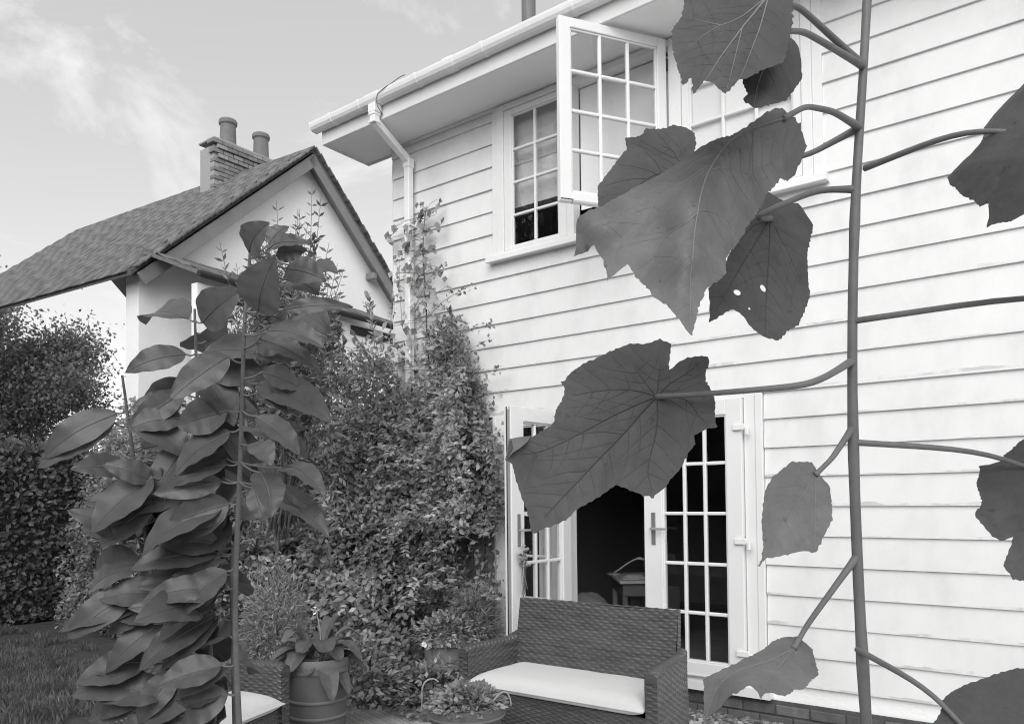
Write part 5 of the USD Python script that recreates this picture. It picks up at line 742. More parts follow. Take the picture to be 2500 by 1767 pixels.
def hero_mesh(d, amp, seed, step=.0045, ruffle=.002):
    O_ = np.array(d['o']); Gc = np.array(d['g']).reshape(-1, 3); V_ = [np.array(v) for v, w in d['v']]
    ctrl = np.vstack([O_, Gc]+V_); c = ctrl.mean(0)
    _, _, vt = np.linalg.svd(ctrl-c, full_matrices=False); nrm = vt[2]
    if nrm@(CAMP-c) < 0: nrm = -nrm
    e1 = vt[0]; e2 = np.cross(nrm, e1)
    loc = lambda p: np.stack([(p-c)@e1, (p-c)@e2, (p-c)@nrm], -1)
    lo = loc(O_); lc = loc(ctrl)
    _, ix = np.unique(np.round(lc[:, :2], 4), axis=0, return_index=True)
    rb = RBFInterpolator(lc[ix, :2], lc[ix, 2], kernel='thin_plate_spline', smoothing=1e-6)
    ring = shapely.Polygon(lo[:, :2]).buffer(0)
    if ring.geom_type != 'Polygon': ring = max(ring.geoms, key=lambda t: t.area)
    rse = np.random.default_rng(seed+3); rl = ring.exterior.length; tt_ = np.linspace(0, 1, int(rl/.004), endpoint=False); pe = np.array([ring.exterior.interpolate(t*rl).coords[0] for t in tt_]); pe = pe+rse.normal(0, .00055, pe.shape)+.0011*np.sin(np.arange(len(pe))*1.9)[:, None]*rse.uniform(0, 1, (len(pe), 1)); ring = shapely.Polygon(pe).buffer(0)
    ring = ring if ring.geom_type == 'Polygon' else max(ring.geoms, key=lambda t: t.area)
    if 'h' in d:
        for p_, w in d['h']: ring = ring.difference(shapely.Point(loc(np.array([p_]))[0, :2]).buffer(w, 6).buffer(0))
    rings = [ring.exterior, *ring.interiors]; bp = []
    for R_ in rings:
        L_ = R_.length; k = max(10, int(L_/step)); bp += [R_.interpolate(t*L_/k).coords[0] for t in range(k)]
        bp += list(R_.coords[:-1])
    bp = np.unique(np.round(np.array(bp), 5), axis=0)
    x0, y0, x1, y1 = ring.bounds
    X, Y = np.meshgrid(np.arange(x0, x1, step), np.arange(y0, y1, step), indexing='ij'); X[:, ::1] += 0; Y[::2] += step/2
    gp = np.stack([X.ravel(), Y.ravel()], 1); inner = ring.buffer(-step*.5)
    gp = gp[shapely.contains_xy(inner, gp[:, 0], gp[:, 1])]
    pts = np.vstack([bp, gp]); tri = Delaunay(pts).simplices; cen = pts[tri].mean(1)
    tri = tri[shapely.contains_xy(ring.buffer(1e-5), cen[:, 0], cen[:, 1])]
    lv = [loc(v)[:, :2] for v in V_]
    lines = shapely.MultiLineString([l for l in lv]); sec = []; rsv = np.random.default_rng(seed)
    for l, (v_, w_) in zip(lv, d['v']):
        if w_ < .0012: continue
        ls = shapely.LineString(l); Ln = ls.length; others = shapely.MultiLineString([o_ for o_ in lv if o_ is not l]) if len(lv) > 1 else None
        for t_ in np.arange(.16, .95, .03/max(Ln, .05)):
            for sg_ in (-1, 1):
                p0 = np.array(ls.interpolate(t_*Ln+rsv.uniform(-.003, .003)).coords[0]); p1 = np.array(ls.interpolate(min(Ln, t_*Ln+.006)).coords[0]); tg = p1-p0; n0 = np.linalg.norm(tg)
                if n0 < 1e-5: continue
                an_ = math.atan2(tg[1], tg[0])+sg_*math.radians(rsv.uniform(46, 60)); q_ = [p0]
                for st_ in range(22):
                    an_ -= sg_*.022; nx = q_[-1]+.005*np.array([math.cos(an_), math.sin(an_)]); sp_ = shapely.Point(nx)
                    if not ring.contains(sp_) or ring.exterior.distance(sp_) < .003 or (st_ > 1 and others is not None and others.distance(sp_) < .004) or (st_ > 3 and rsv.uniform() < .03): break
                    q_.append(nx)
                if len(q_) > 2: sec.append(np.array(q_))
    lines2 = shapely.MultiLineString(sec+[l for l in lv])
    def height(p):
        dist = shapely.distance(shapely.points(p), lines); edge = shapely.distance(shapely.points(p), ring.exterior); dist2 = shapely.distance(shapely.points(p), lines2)
        nz = meshkit.fbm(np.stack([p[:, 0]*26, p[:, 1]*26, np.zeros(len(p))], -1), 3, seed)-.5
        nz2 = meshkit.fbm(np.stack([p[:, 0]*90, p[:, 1]*90, np.zeros(len(p))], -1), 2, seed+5)-.5
        return rb(p)+amp*(1-np.exp(-(dist/.022)**1.3))+np.sign(amp)*.0008*(1-np.exp(-(dist2/.005)**1.5))+ruffle*2.2*nz*np.clip(1-edge/.05, .25, 1)+.0007*nz2
    a, b, n_ = pts[tri[:, 0]], pts[tri[:, 1]], pts[tri[:, 2]]
    flip = ((b-a)[:, 0]*(n_-a)[:, 1]-(b-a)[:, 1]*(n_-a)[:, 0]) < 0; tri[flip] = tri[flip][:, ::-1]
    h = height(pts); wp = c+pts[:, :1]*e1+pts[:, 1:]*e2+h[:, None]*nrm
    vm = MB()
    for l, (v, w) in zip(lv, d['v']):
        s = np.linspace(0, 1, len(l)); t = np.linspace(0, 1, len(l)*4); from_ = np.stack([np.interp(t, s, l[:, 0]), np.interp(t, s, l[:, 1])], 1)
        k = np.array([.25, .5, .25]); sm = from_.copy()
        for _ in range(3): sm[1:-1] = .25*sm[:-2]+.5*sm[1:-1]+.25*sm[2:]
        hz = height(sm)+.0002*np.sign(1)
        P_ = c+sm[:, :1]*e1+sm[:, 1:]*e2+hz[:, None]*nrm
        vm.tube(P_, w*.62*np.linspace(1, .22, len(P_)), 6)
    fm = MB()
    for l in sec:
        hz = height(l)+.0001; P_ = c+l[:, :1]*e1+l[:, 1:]*e2+hz[:, None]*nrm
        fm.tube(P_, .0005*np.linspace(1, .3, len(P_)), 4, cap=False)
    return (wp, tri), (vm, fm), (pts, tri, h)
def smooth_path(p, n=24):
    p = np.asarray(p, float); s = np.linspace(0, 1, len(p)); t = np.linspace(0, 1, n); q = np.stack([np.interp(t, s, p[:, k]) for k in range(3)], 1)
    for _ in range(6): q[1:-1] = .25*q[:-2]+.5*q[1:-1]+.25*q[2:]
    return q
plant = thing('large_leaved_plant', (-.3, -3.83, -.05), 'tall plant with huge dark lobed leaves hanging in front of the house', 'plant')
SPEC = {'L1': (-.0035, 'broad_leaf_dark_vein', 'large dark lobed leaf seen from below in front of the garden doors'), 'L2': (.006, 'broad_leaf_vein', 'biggest paler leaf drooping across the white boards'),
        'L3': (-.003, 'broad_leaf_dark_vein', 'dark rounded leaf behind the biggest leaf'), 'L4': (.004, 'broad_leaf_dark_vein', 'dark leaf with small insect holes at the right'),
        'L5': (.004, 'broad_leaf_vein', 'toothed dark leaf hanging from the top edge'), 'L6': (.003, 'broad_leaf_vein', None), 'L7': (.003, 'broad_leaf_vein', None), 'L8': (.004, 'broad_leaf_vein', 'folded leaf low down near the door sill')}
proto = None
SX = smooth_path([[-.271, -3.871, 2.75], *DATA['rstem'], [-.30, -3.81, .6], [-.27, -3.83, -.06]], 40)
part('stem', MB().tube(SX, np.linspace(.0055, .0105, len(SX))*(1+.16*np.clip(np.sin(np.arange(len(SX))*.95), 0, 1)**6), 10), 'green_stem', plant, smooth=True)
for qi, (k, d) in enumerate(DATA['hero'].items()):
    amp, vmat, lab = SPEC[k]
    wp, vm, flat = hero_mesh(d, amp, 40+qi)
    if k == 'L1': proto = flat
    lf_ = part('leaf', wp, 'broad_leaf_pale' if k in ('L2', 'L7', 'L8') else 'broad_leaf', plant, smooth=True, label=lab)
    part('leaf_veins', vm[0], vmat, lf_, smooth=True); part('fine_veins', vm[1], 'fine_vein_pale' if k in ('L2', 'L7', 'L8') else 'fine_vein_dark', lf_, smooth=True, kind='stuff')
    if k == 'L1':      # the tip of the left lobe is turned over and shows its paler upper side
        fp_ = np.array(DATA['fold']); part('turned_tip', (fp_, np.array([(9, i_, (i_+1) % 9) for i_ in range(9)])), 'broad_leaf_pale', lf_, smooth=True, label='pale turned over tip of the leaf')
    pq = [list(x) for x in d['p']]; ks = int(np.argmin(((SX-np.array(pq[-1])-np.array([0, 0, .05]))**2).sum(1))); pq = pq[:-1] if k != 'L4' else pq; pq = pq+[list(SX[ks])] if k != 'L4' else pq+[list((np.array(pq[-1])+SX[ks])/2+np.array([0, .06, .04])), list(SX[ks])]
    pp = smooth_path(pq, 30); part('leaf_stalk', MB().tube(pp, np.linspace(.0034, .0055, len(pp))+.0018*np.linspace(0, 1, len(pp))**9+.002*np.linspace(1, 0, len(pp))**8, 8), 'green_stem', lf_, smooth=True)
# more leaves of the same plant to the right of those
pts0, tri0, h0 = proto
def copy_leaf(center, nrm, rot, sc, attach):
    nrm = np.asarray(nrm, float); nrm /= np.linalg.norm(nrm); a = np.cross([0, 0, 1.0], nrm); a /= np.linalg.norm(a); b = np.cross(nrm, a)
    e1, e2 = math.cos(rot)*a+math.sin(rot)*b, -math.sin(rot)*a+math.cos(rot)*b
    p = pts0*sc; wave = .02*sc*np.sin(p[:, 0]*14+rot*3)+.015*sc*np.cos(p[:, 1]*17)-.9*(p**2).sum(1)
    w = np.asarray(center, float)+p[:, :1]*e1+p[:, 1:]*e2+((h0*sc+wave)[:, None])*nrm
    lf_ = part('leaf', (w, tri0), 'broad_leaf', plant, smooth=True)
    q = smooth_path([center, (np.asarray(center)*.6+np.asarray(attach)*.4)+np.array([0, 0, .03]), attach], 14)
    part('leaf_stalk', MB().tube(q, np.linspace(.003, .0055, 14), 7), 'green_stem', lf_, smooth=True)
copy_leaf((-.04, -4.02, 1.98), (-.3, -.7, .6), 2.2, .85, (-.29, -3.88, 2.05))
copy_leaf((-.02, -3.72, 1.52), (.3, -.7, .55), .6, .9, (-.32, -3.87, 1.6))
copy_leaf((-.12, -4.0, 1.15), (-.1, -.8, .5), 4.1, .8, (-.33, -3.83, 1.25))
copy_leaf((-.10, -3.7, 2.45), (.0, -.7, .6), 1.2, .9, (-.275, -3.87, 2.4))
copy_leaf((.12, -3.9, 1.75), (.2, -.8, .4), 3.3, .7, (-.31, -3.88, 1.8))

# ------------------------------------------------------------------ near plant with long glossy leaves at the left
lp_ = thing('long_leaved_shrub', (-1.76, -4.05, -.05), 'near shrub with long glossy oval dark leaves fanning out at the left', 'shrub')
ST = smooth_path([[-1.725, -4.065, 2.15], *DATA['lstem'][1:], [-1.80, -4.03, .6], [-1.82, -4.02, -.06]], 40)
part('stem', MB().tube(ST, np.linspace(.004, .010, len(ST)), 8), 'bark', lp_, smooth=True)
STEMS = [ST]
for dx, dz in ((-.16, -.12), (-.33, -.30), (-.24, -.55), (-.07, -.75)):
    s2 = smooth_path([ST[0]+rt*dx*1.15+np.array([0, 0, dz])+fw*.10, ST[14]+rt*dx+np.array([0, 0, dz*.5])+fw*.12, ST[28]+rt*dx*.6+fw*.08, ST[-1]+rt*dx*.25], 40); STEMS.append(s2)
    part('stem', MB().tube(s2, np.linspace(.0035, .009, 40), 8), 'bark', lp_, smooth=True)
rs = np.random.default_rng(17); FILL = []
for si, S_ in enumerate(STEMS):
    for _ in range((26, 34, 34, 30, 26)[si]):
        k = rs.integers(1 if si else 9, 30); left_only = S_[k][2] < 1.62 or si == 4
        a_ = rs.uniform(0, 6.28); d = rt*math.cos(a_)+fw*math.sin(a_)*.8+np.array([0, 0, rs.uniform(-.55, .25)])
        if left_only and d@rt > -.1: d = d-2*(d@rt)*rt-rt*.1
        d = d+fw*max(0, -.15-(d@fw)); d /= np.linalg.norm(d); b1 = S_[k]+d*rs.uniform(.02, .05)
        FILL.append([*b1, *(b1+d*rs.uniform(.13, .23)-np.array([0, 0, .035])), rs.uniform(.045, .07)])
for q in DATA['left'][:29]+FILL:
    B_, T_, w = np.array(q[:3]), np.array(q[3:6]), q[6]
    ax_ = T_-B_; L_ = np.linalg.norm(ax_); ax_ /= L_
    view = CAMP-(B_+T_)/2; view /= np.linalg.norm(view)
    nr_ = np.array([0, 0, 1.0])*.6+view*.95+rng.normal(0, .22, 3); nr_ -= ax_*(nr_@ax_); nr_ /= np.linalg.norm(nr_)
    sd = np.cross(nr_, ax_)
    facing = abs(nr_@view); w2 = min(1.3*w/max(.4, facing), .56*L_+.02)
    nu_, nv_ = 22, 9
    u, v = np.meshgrid(np.linspace(0, 1, nu_), np.linspace(-1, 1, nv_), indexing='ij')
    wid = w2/2*np.clip(np.sin(np.pi*np.clip(u, .001, 1)**.85)**.72, 0, 1)*(1-.25*u)*1.12
    arch = rng.uniform(.05, .15)*L_*np.sin(np.pi*u); fold = rng.uniform(.12, .3)*wid*np.abs(v)-.012*L_*np.cos(v*3+u*9)*np.abs(v); rip = .0022*np.sin(u*26+v*2)*np.abs(v)
    P_ = B_+(u*L_)[..., None]*ax_+(v*wid)[..., None]*sd+(arch+fold+rip)[..., None]*nr_
    i, j = np.meshgrid(np.arange(nu_-1), np.arange(nv_-1), indexing='ij'); qd = np.stack([i*nv_+j, (i+1)*nv_+j, (i+1)*nv_+j+1, i*nv_+j+1], -1).reshape(-1, 4)
    lf_ = part('leaf', MB().add(P_.reshape(-1, 3), qd), 'glossy_leaf', lp_, smooth=True)
    m = MB(); mid = P_[:, nv_//2]+nr_*.0006; m.tube(mid, np.linspace(.0022, .0006, nu_), 5)
    part('leaf_midrib', m, 'glossy_leaf_vein', lf_, smooth=True)
    SA = np.vstack(STEMS); s = SA[np.argmin(((SA-B_)**2).sum(1))]
    part('leaf_stalk', MB().tube(smooth_path([s, (s+B_)/2+np.array([0, 0, -.008]), B_], 8), .0026, 5), 'green_stem', lf_, smooth=True)

# ------------------------------------------------------------------ foliage made of leaves
def leaves(P_, dirs, nrm, size, aspect=.5, fold=.22, rs=None, jit=.25):
    """one five point folded leaf at each P_"""
    rs = rs or rng
    n_ = len(P_); d = dirs/np.linalg.norm(dirs, axis=1, keepdims=True); nn = nrm-d*(nrm*d).sum(1, keepdims=True); nn /= np.linalg.norm(nn, axis=1, keepdims=True)+1e-9
    s = np.cross(nn, d); L_ = (np.broadcast_to(size, (n_,))*rs.uniform(1-jit, 1+jit, n_))[:, None]; W_ = L_*aspect*.5
    base = P_; tip = P_+d*L_-nn*L_*.10; mid = P_+d*L_*.48-nn*L_*fold*.35
    le = P_+d*L_*.45+s*W_+nn*L_*.02; ri = P_+d*L_*.45-s*W_+nn*L_*.02
    V_ = np.stack([base, mid, tip, le, ri], 1).reshape(-1, 3); k = np.arange(n_)[:, None]*5
    F_ = np.vstack([k+np.array([t]) for t in ((0, 4, 1), (1, 4, 2), (0, 1, 3), (1, 2, 3))])
    return V_, F_
GATE = shapely.Polygon([(-4.30, .84), (-4.30, 1.24), (-3.7, 1.24), (-3.7, .84)])
def curtain(poly, n_, yfun, depth, size, aspect=.55, up_=.5, rs=rng, clump=.55, cfreq=3.2, seed=0, fuzz=.03, out=(0, -1, 0), jit=.3, gap=0):
    """leaves over the front of a mass whose outline in (x, z) is poly and whose front face is y = yfun(x, z)"""
    pg = shapely.Polygon(poly).buffer(0); x0, z0, x1, z1 = pg.bounds; X, Z = np.zeros(0), np.zeros(0)
    while len(X) < n_:
        a, b = rs.uniform(x0, x1, n_), rs.uniform(z0, z1, n_); gate = shapely.contains_xy(GATE, a, b) & (rs.uniform(0, 1, n_) > .12) & (gap > 0); a2, b2 = a+rs.normal(0, fuzz, n_), b+rs.normal(0, fuzz, n_)
        den = meshkit.fbm(np.stack([a*cfreq, b*cfreq, np.full(n_, seed*3.3)], -1), 3, seed)
        ok = shapely.contains_xy(pg, a2, b2) & ~gate & (den+rs.uniform(-.25, .25, n_) > clump-.2)
        X, Z = np.append(X, a[ok]), np.append(Z, b[ok])
    X, Z = X[:n_], Z[:n_]
    lump = meshkit.fbm(np.stack([X*2.3, Z*2.6, np.full(n_, seed)], -1), 4, seed+9)-.5
    Y = yfun(X, Z)-lump*.62+rs.exponential(depth, n_)
    P_ = np.stack([X, Y, Z], 1)
    e = .05; g1 = (meshkit.fbm(np.stack([(X+e)*2.3, Z*2.6, np.full(n_, seed)], -1), 4, seed+9)-.5-lump)/e*.62; g2 = (meshkit.fbm(np.stack([X*2.3, (Z+e)*2.6, np.full(n_, seed)], -1), 4, seed+9)-.5-lump)/e*.62
    N_ = np.stack([-g1*.35, -np.ones(n_), -g2*.35], 1)*1.0+np.array([0, 0, up_])+rs.normal(0, .55, (n_, 3))
    D_ = np.array(out)*.7+np.array([0, 0, -.15])+rs.normal(0, .8, (n_, 3))
    return leaves(P_, D_, N_, size, aspect, rs=rs, jit=jit)
def twigs(n_, poly, y0, rs, r=.006):
    pg = shapely.Polygon(poly); x0, z0, x1, z1 = pg.bounds; m = MB()
    for _ in range(n_):
        xb = rs.uniform(x0, x1); zt_ = z0+(z1-z0)*rs.uniform(.4, .95); xt = xb+rs.normal(0, .25)
        if not pg.contains(shapely.Point(xt, zt_)): continue
        q = smooth_path([(xb, y0+rs.uniform(0, .3), z0), ((xb+xt)/2+rs.normal(0, .12), y0+rs.uniform(-.15, .25), (z0+zt_)/2), (xt, y0+rs.uniform(-.2, .2), zt_)], 10)
        m.tube(q, np.linspace(r, r*.35, 10), 5)
    return m
def sprays(root, starts, rs, mat_, size, length=(.25, .55), aspect=.55, out=(0, -1, .2), name='spray', n_leaf=12):
    m = MB(); P_, D_, N_ = [], [], []
    for b in starts:
        b = np.asarray(b, float); L_ = rs.uniform(*length); d = np.array(out)+np.array([rs.normal(0, .9), rs.normal(0, .3), rs.normal(.35, .5)]); d /= np.linalg.norm(d)
        q = smooth_path([b, b+d*L_*.5+np.array([0, 0, .06*L_]), b+d*L_-np.array([0, 0, L_*rs.uniform(.05, .4)])], 16); m.tube(q, np.linspace(.004, .0013, 16), 4, cap=False)
        for k in np.linspace(4, 15, n_leaf).astype(int):
            for sg_ in (-1, 1):
                t = q[k]-q[k-1]; t /= np.linalg.norm(t); sd = np.cross(t, [0, 0, 1.0])*sg_; P_.append(q[k]); D_.append(sd*.8+t*.6+rs.normal(0, .25, 3)); N_.append(np.array([0, -.45, 1.0])+rs.normal(0, .3, 3))
    n_ = len(P_); v, f = leaves(np.array(P_), np.array(D_), np.array(N_), size, aspect, rs=rs, jit=.35)
    part(name+'_leaves', (v, f), mat_, root, kind='stuff'); part(name+'_stems', m, 'green_stem', root, smooth=True, kind='stuff')
def shrub(name, label, polys, mat_leaf, ntw=30, y0=-.3, loc=None, cat='shrub', tw='bark'):
    x = np.mean([p[0] for p in polys[0]['poly']])
    root = thing(name, (x, y0, 0), label, cat)
    for kq, pd in enumerate(polys):
        rs = np.random.default_rng(pd.get('seed', 1)+100)
        v, f = curtain(pd['poly'], pd['n'], pd['y'], pd.get('depth', .12), pd['size'], pd.get('aspect', .55), pd.get('up', .5), rs, pd.get('clump', .5), pd.get('cfreq', 3.2), pd.get('seed', 1), pd.get('fuzz', .04), gap=pd.get('gap', 0))
        part('foliage', (v, f), pd.get('mat', mat_leaf), root, kind='stuff')
    if ntw:
        rs = np.random.default_rng(77); part('stems', twigs(ntw, polys[0]['poly'], y0, rs), tw, root, smooth=True)
    return root
# climber on the corner of the house
P1 = [(-5.65, .1), (-5.6, 2.35), (-5.2, 2.5), (-4.88, 2.45), (-4.74, 2.6), (-4.74, 3.0), (-4.64, 3.2), (-4.5, 3.08), (-4.40, 2.93), (-4.30, 2.70), (-4.2, 2.45), (-4.12, 2.2), (-3.97, 2.02), (-3.92, 1.7), (-3.95, .9), (-3.9, .1)]
shrub('climbing_jasmine', 'dense small leaved climber covering the corner of the house beside the garden doors', [
    dict(poly=P1, n=17000, y=lambda x, z: -.14-.42*np.clip((2.6-z)/2.6, 0, 1), size=.055, depth=.10, seed=3, clump=.47, gap=1),
    dict(poly=[(-5.5, 1.15), (-5.4, 2.3), (-4.80, 2.4), (-4.62, 2.8), (-4.35, 2.75), (-4.1, 1.9), (-4.05, 1.3)], n=8500, y=lambda x, z: -.22-.30*np.clip((2.75-z)/1.2, 0, 1), size=.06, depth=.08, seed=5, clump=.52, mat='foliage_light')], 'foliage_mid', 34, -.2)
rs = np.random.default_rng(201)
def starts(poly, n_, y, rs):
    pg = shapely.Polygon(poly); o = []
    while len(o) < n_:
        x, z = rs.uniform(*pg.bounds[::2]), rs.uniform(*pg.bounds[1::2])
        if pg.contains(shapely.Point(x, z)): o.append((x, y+rs.normal(0, .06), z))
    return o
sprays('/World/climbing_jasmine', starts([(-5.4, .5), (-5.4, 2.1), (-4.3, 2.25), (-4.05, 1.8), (-4.0, .5)], 90, -.40, rs), rs, 'foliage_light', .05)
sprays('/World/climbing_jasmine', starts([(-4.5, 2.0), (-4.6, 3.1), (-4.45, 3.1), (-4.05, 2.1), (-3.95, 1.2), (-4.2, 1.2)], 24, -.2, rs), rs, 'foliage_mid', .045, (.2, .42), out=(.5, -.3, .3), name='edge_spray')
# ivy trailing up the downpipe
iv = thing('climbing_vine', (-4.95, -.1, 2.9), 'sparse broad leaved vine climbing the white downpipe', 'climber')
rs = np.random.default_rng(5)
main = smooth_path([(-4.82, -.07, 2.6), (-4.86, -.08, 3.0), (-4.84, -.10, 3.35), (-4.90, -.08, 3.7), (-4.88, -.09, 4.0), (-4.86, -.07, 4.22)], 40)
m = MB().tube(main, np.linspace(.008, .003, 40), 6); P_, D_, S_ = [], [], []
for _ in range(130):
    k = int(rs.uniform(0, 1)**1.25*39); b = main[k]; hz = b[2]
    spread = (.14 if hz > 3.8 else .10+.12*np.clip(3.7-hz, 0, 1)); e = b+np.array([rs.normal(.02, spread)-(.33 if rs.uniform() < .14 else 0), -abs(rs.normal(0, .04))-.01, rs.normal(0, .05)])
    m.tube(np.array([b, (b+e)/2+np.array([0, -.01, .01]), e]), .0018, 4)
    for _ in range(rs.integers(1, 4)): P_.append(e+rs.normal(0, .03, 3)*np.array([1, .4, 1])); D_.append(np.array([rs.normal(0, .6), -.2, -.7])); S_.append(rs.uniform(.05, .10))
v, f = leaves(np.array(P_), np.array(D_), np.array([0, -1, .35])+rs.normal(0, .45, (len(P_), 3)), np.array(S_), .85, rs=rs)
part('foliage', (v, f), 'foliage_mid', iv); part('stems', m, 'bark', iv, smooth=True)
sh_ = [(-4.86, 3.05, -4.28, 3.36), (-4.6, 2.8, -4.02, 3.0), (-4.4, 2.45, -3.93, 2.60), (-4.5, 2.6, -4.08, 2.86), (-4.9, 3.25, -4.55, 3.62), (-5.2, 3.0, -5.2, 3.45), (-5.05, 3.1, -5.12, 3.75)]
m = MB(); P_, D_ = [], []
for a, b, c_, d in sh_:
    q = smooth_path([(a, -.2, b), ((a+c_)/2, -.2, (b+d)/2+.06), (c_, -.16, d)], 14); m.tube(q, np.linspace(.004, .0015, 14), 4)
    for k in range(5, 14):
        for _ in range(3): P_.append(q[k]+rs.normal(0, .018, 3)); D_.append(rs.normal(0, .7, 3)+(q[k]-q[k-1])*10)
v, f = leaves(np.array(P_), np.array(D_), np.array([0, -1, .5])+rs.normal(0, .5, (len(P_), 3)), .042, .6, rs=rs)
part('foliage', (v, f), 'foliage_mid', iv); part('shoots', m, 'green_stem', iv, smooth=True)
# big shrub left of the corner
P2 = [(-10.5, 0), (-10.4, 2.45), (-9.4, 2.75), (-8.4, 2.6), (-7.4, 2.7), (-6.9, 2.55), (-6.4, 2.86), (-6.1, 2.82), (-5.75, 2.95), (-5.4, 2.86), (-5.1, 3.02), (-4.95, 2.7), (-4.85, 1.2), (-4.7, 0)]
shrub('garden_shrub', 'big tangled small leaved shrub between the house corner and the neighbouring house', [
    dict(poly=P2, n=36000, y=lambda x, z: -.55-.35*np.clip(1-z/2.6, 0, 1), size=.06, depth=.18, seed=7, clump=.46),
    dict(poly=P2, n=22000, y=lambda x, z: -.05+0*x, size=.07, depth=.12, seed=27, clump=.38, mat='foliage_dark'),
    dict(poly=[(-7.2, 1.2), (-7.0, 2.1), (-6.1, 2.2), (-5.3, 2.0), (-5.1, 1.3), (-6, 1.0)], n=10000, y=lambda x, z: -.86+0*x, size=.068, depth=.10, seed=8, clump=.52, mat='foliage_light', aspect=.4),
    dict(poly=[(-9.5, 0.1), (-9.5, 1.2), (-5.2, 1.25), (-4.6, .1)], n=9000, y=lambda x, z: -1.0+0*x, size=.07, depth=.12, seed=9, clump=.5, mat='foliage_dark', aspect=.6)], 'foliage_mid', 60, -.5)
sprays('/World/garden_shrub', starts([(-9, .6), (-9, 2.4), (-5.2, 2.75), (-4.95, .7)], 110, -.75, rs), rs, 'foliage_light', .06, (.3, .7))
sprays('/World/garden_shrub', starts([(-7.2, 2.3), (-7.2, 2.6), (-5.0, 2.9), (-5.0, 2.5)], 34, -.5, rs), rs, 'foliage_mid', .055, (.3, .6), out=(0, -.2, 1.1), name='top_spray')
# bush with paired rounded leaves below it
P3 = [(-6.3, .05), (-6.2, .95), (-5.6, 1.1), (-5.0, .95), (-4.45, .9), (-4.2, .6), (-4.1, .05)]
shrub('rounded_leaf_bush', 'bush with paired rounded leaves at the foot of the big shrub', [
    dict(poly=P3, n=2600, y=lambda x, z: -1.22+0*x, size=.062, depth=.16, seed=12, clump=.5, aspect=.62, mat='foliage_mid'),
    dict(poly=P3, n=500, y=lambda x, z: -1.34+0*x, size=.055, depth=.10, seed=14, clump=.45, aspect=.55, mat='foliage_pale')], 'foliage_mid', 22, -1.2)
P4 = [(-5.3, -.02), (-5.3, .28), (-4.8, .42), (-4.3, .36), (-3.75, .30), (-3.45, .2), (-3.4, -.02)]
shrub('ground_cover', 'low leafy ground cover between the pots at the edge of the decking', [
    dict(poly=P4, n=3600, y=lambda x, z: -1.35+.3*(z/.4)+.25*(x+4.5), size=.05, depth=.20, seed=15, clump=.45, aspect=.75, mat='foliage_dark', up=1.2)], 'foliage_dark', 0, -1.3, cat='plant')
# feathery soft plants: fine leaflets in mounds
def mound(name, label, c, R, H, n_, size, mat_, aspect=.3, seed=1, cat='plant', stem=True, z0=0.0, droop=.3, zmin=None):
    rs = np.random.default_rng(seed); root = thing(name, c, label, cat); c = np.asarray(c, float)
    th_ = rs.uniform(0, 2*np.pi, n_); ph = np.arccos(rs.uniform(0.0, 1, n_)); rad = rs.uniform(.55, 1.0, n_)**.6
    d = np.stack([np.sin(ph)*np.cos(th_), np.sin(ph)*np.sin(th_), np.cos(ph)], 1); lum = .75+.5*meshkit.fbm(d*2.2+seed, 3, seed)
    P_ = c+d*np.array([R, R, H])*(rad*lum)[:, None]+np.array([0, 0, z0])
    if zmin: P_[:, 2] = np.maximum(P_[:, 2], zmin+rs.uniform(-.012, .02, n_))
    D_ = d+np.array([0, 0, -droop])+rs.normal(0, .45, (n_, 3)); N_ = d*.6+np.array([0, 0, .9])+rs.normal(0, .4, (n_, 3))
    v, f = leaves(P_, D_, N_, size, aspect, rs=rs); part('foliage', (v, f), mat_, root, kind='stuff' if n_ > 300 else None)
    if stem:
        m = MB()
        for k in range(26):
            e = P_[rs.integers(n_)]; m.tube(smooth_path([c+rs.normal(0, .03, 3)*np.array([1, 1, 0]), (c+e)/2+np.array([0, 0, .08]), e], 8), np.linspace(.004, .0015, 8), 4)
        part('stems', m, 'green_stem', root, smooth=True)
    return root
mound('feathery_plant', 'soft feathery plant behind the big terracotta pot', (-4.42, -2.05, .35), .26, .68, 2600, .055, 'foliage_mid', .16, 3)
mound('feathery_plant', 'soft feathery plant below the trellis beside the open door', (-3.98, -.50, .34), .24, .46, 2400, .055, 'foliage_mid', .16, 4)
mound('potted_bush', 'small dense bush growing in the pale weathered pot', (-4.03, -.76, .42), .25, .22, 900, .045, 'foliage_mid', .6, 6)
mound('trailing_plant', 'leafy plant in front of the pale weathered pot', (-3.85, -1.12, .02), .30, .36, 800, .05, 'foliage_mid', .6, 8)
mound('herb_clump', 'bright leafy clump between the terracotta pot and the bench', (-4.25, -1.45, .08), .34, .46, 900, .06, 'foliage_light', .5, 9)
# planter in front: many small rounded leaves
mound('trailing_planter_plant', 'mass of small pale rounded leaves spilling from the round planter', (-2.70, -2.085, .40), .205, .125, 760, .036, 'foliage_pale', .85, 10, droop=.15, zmin=.432)
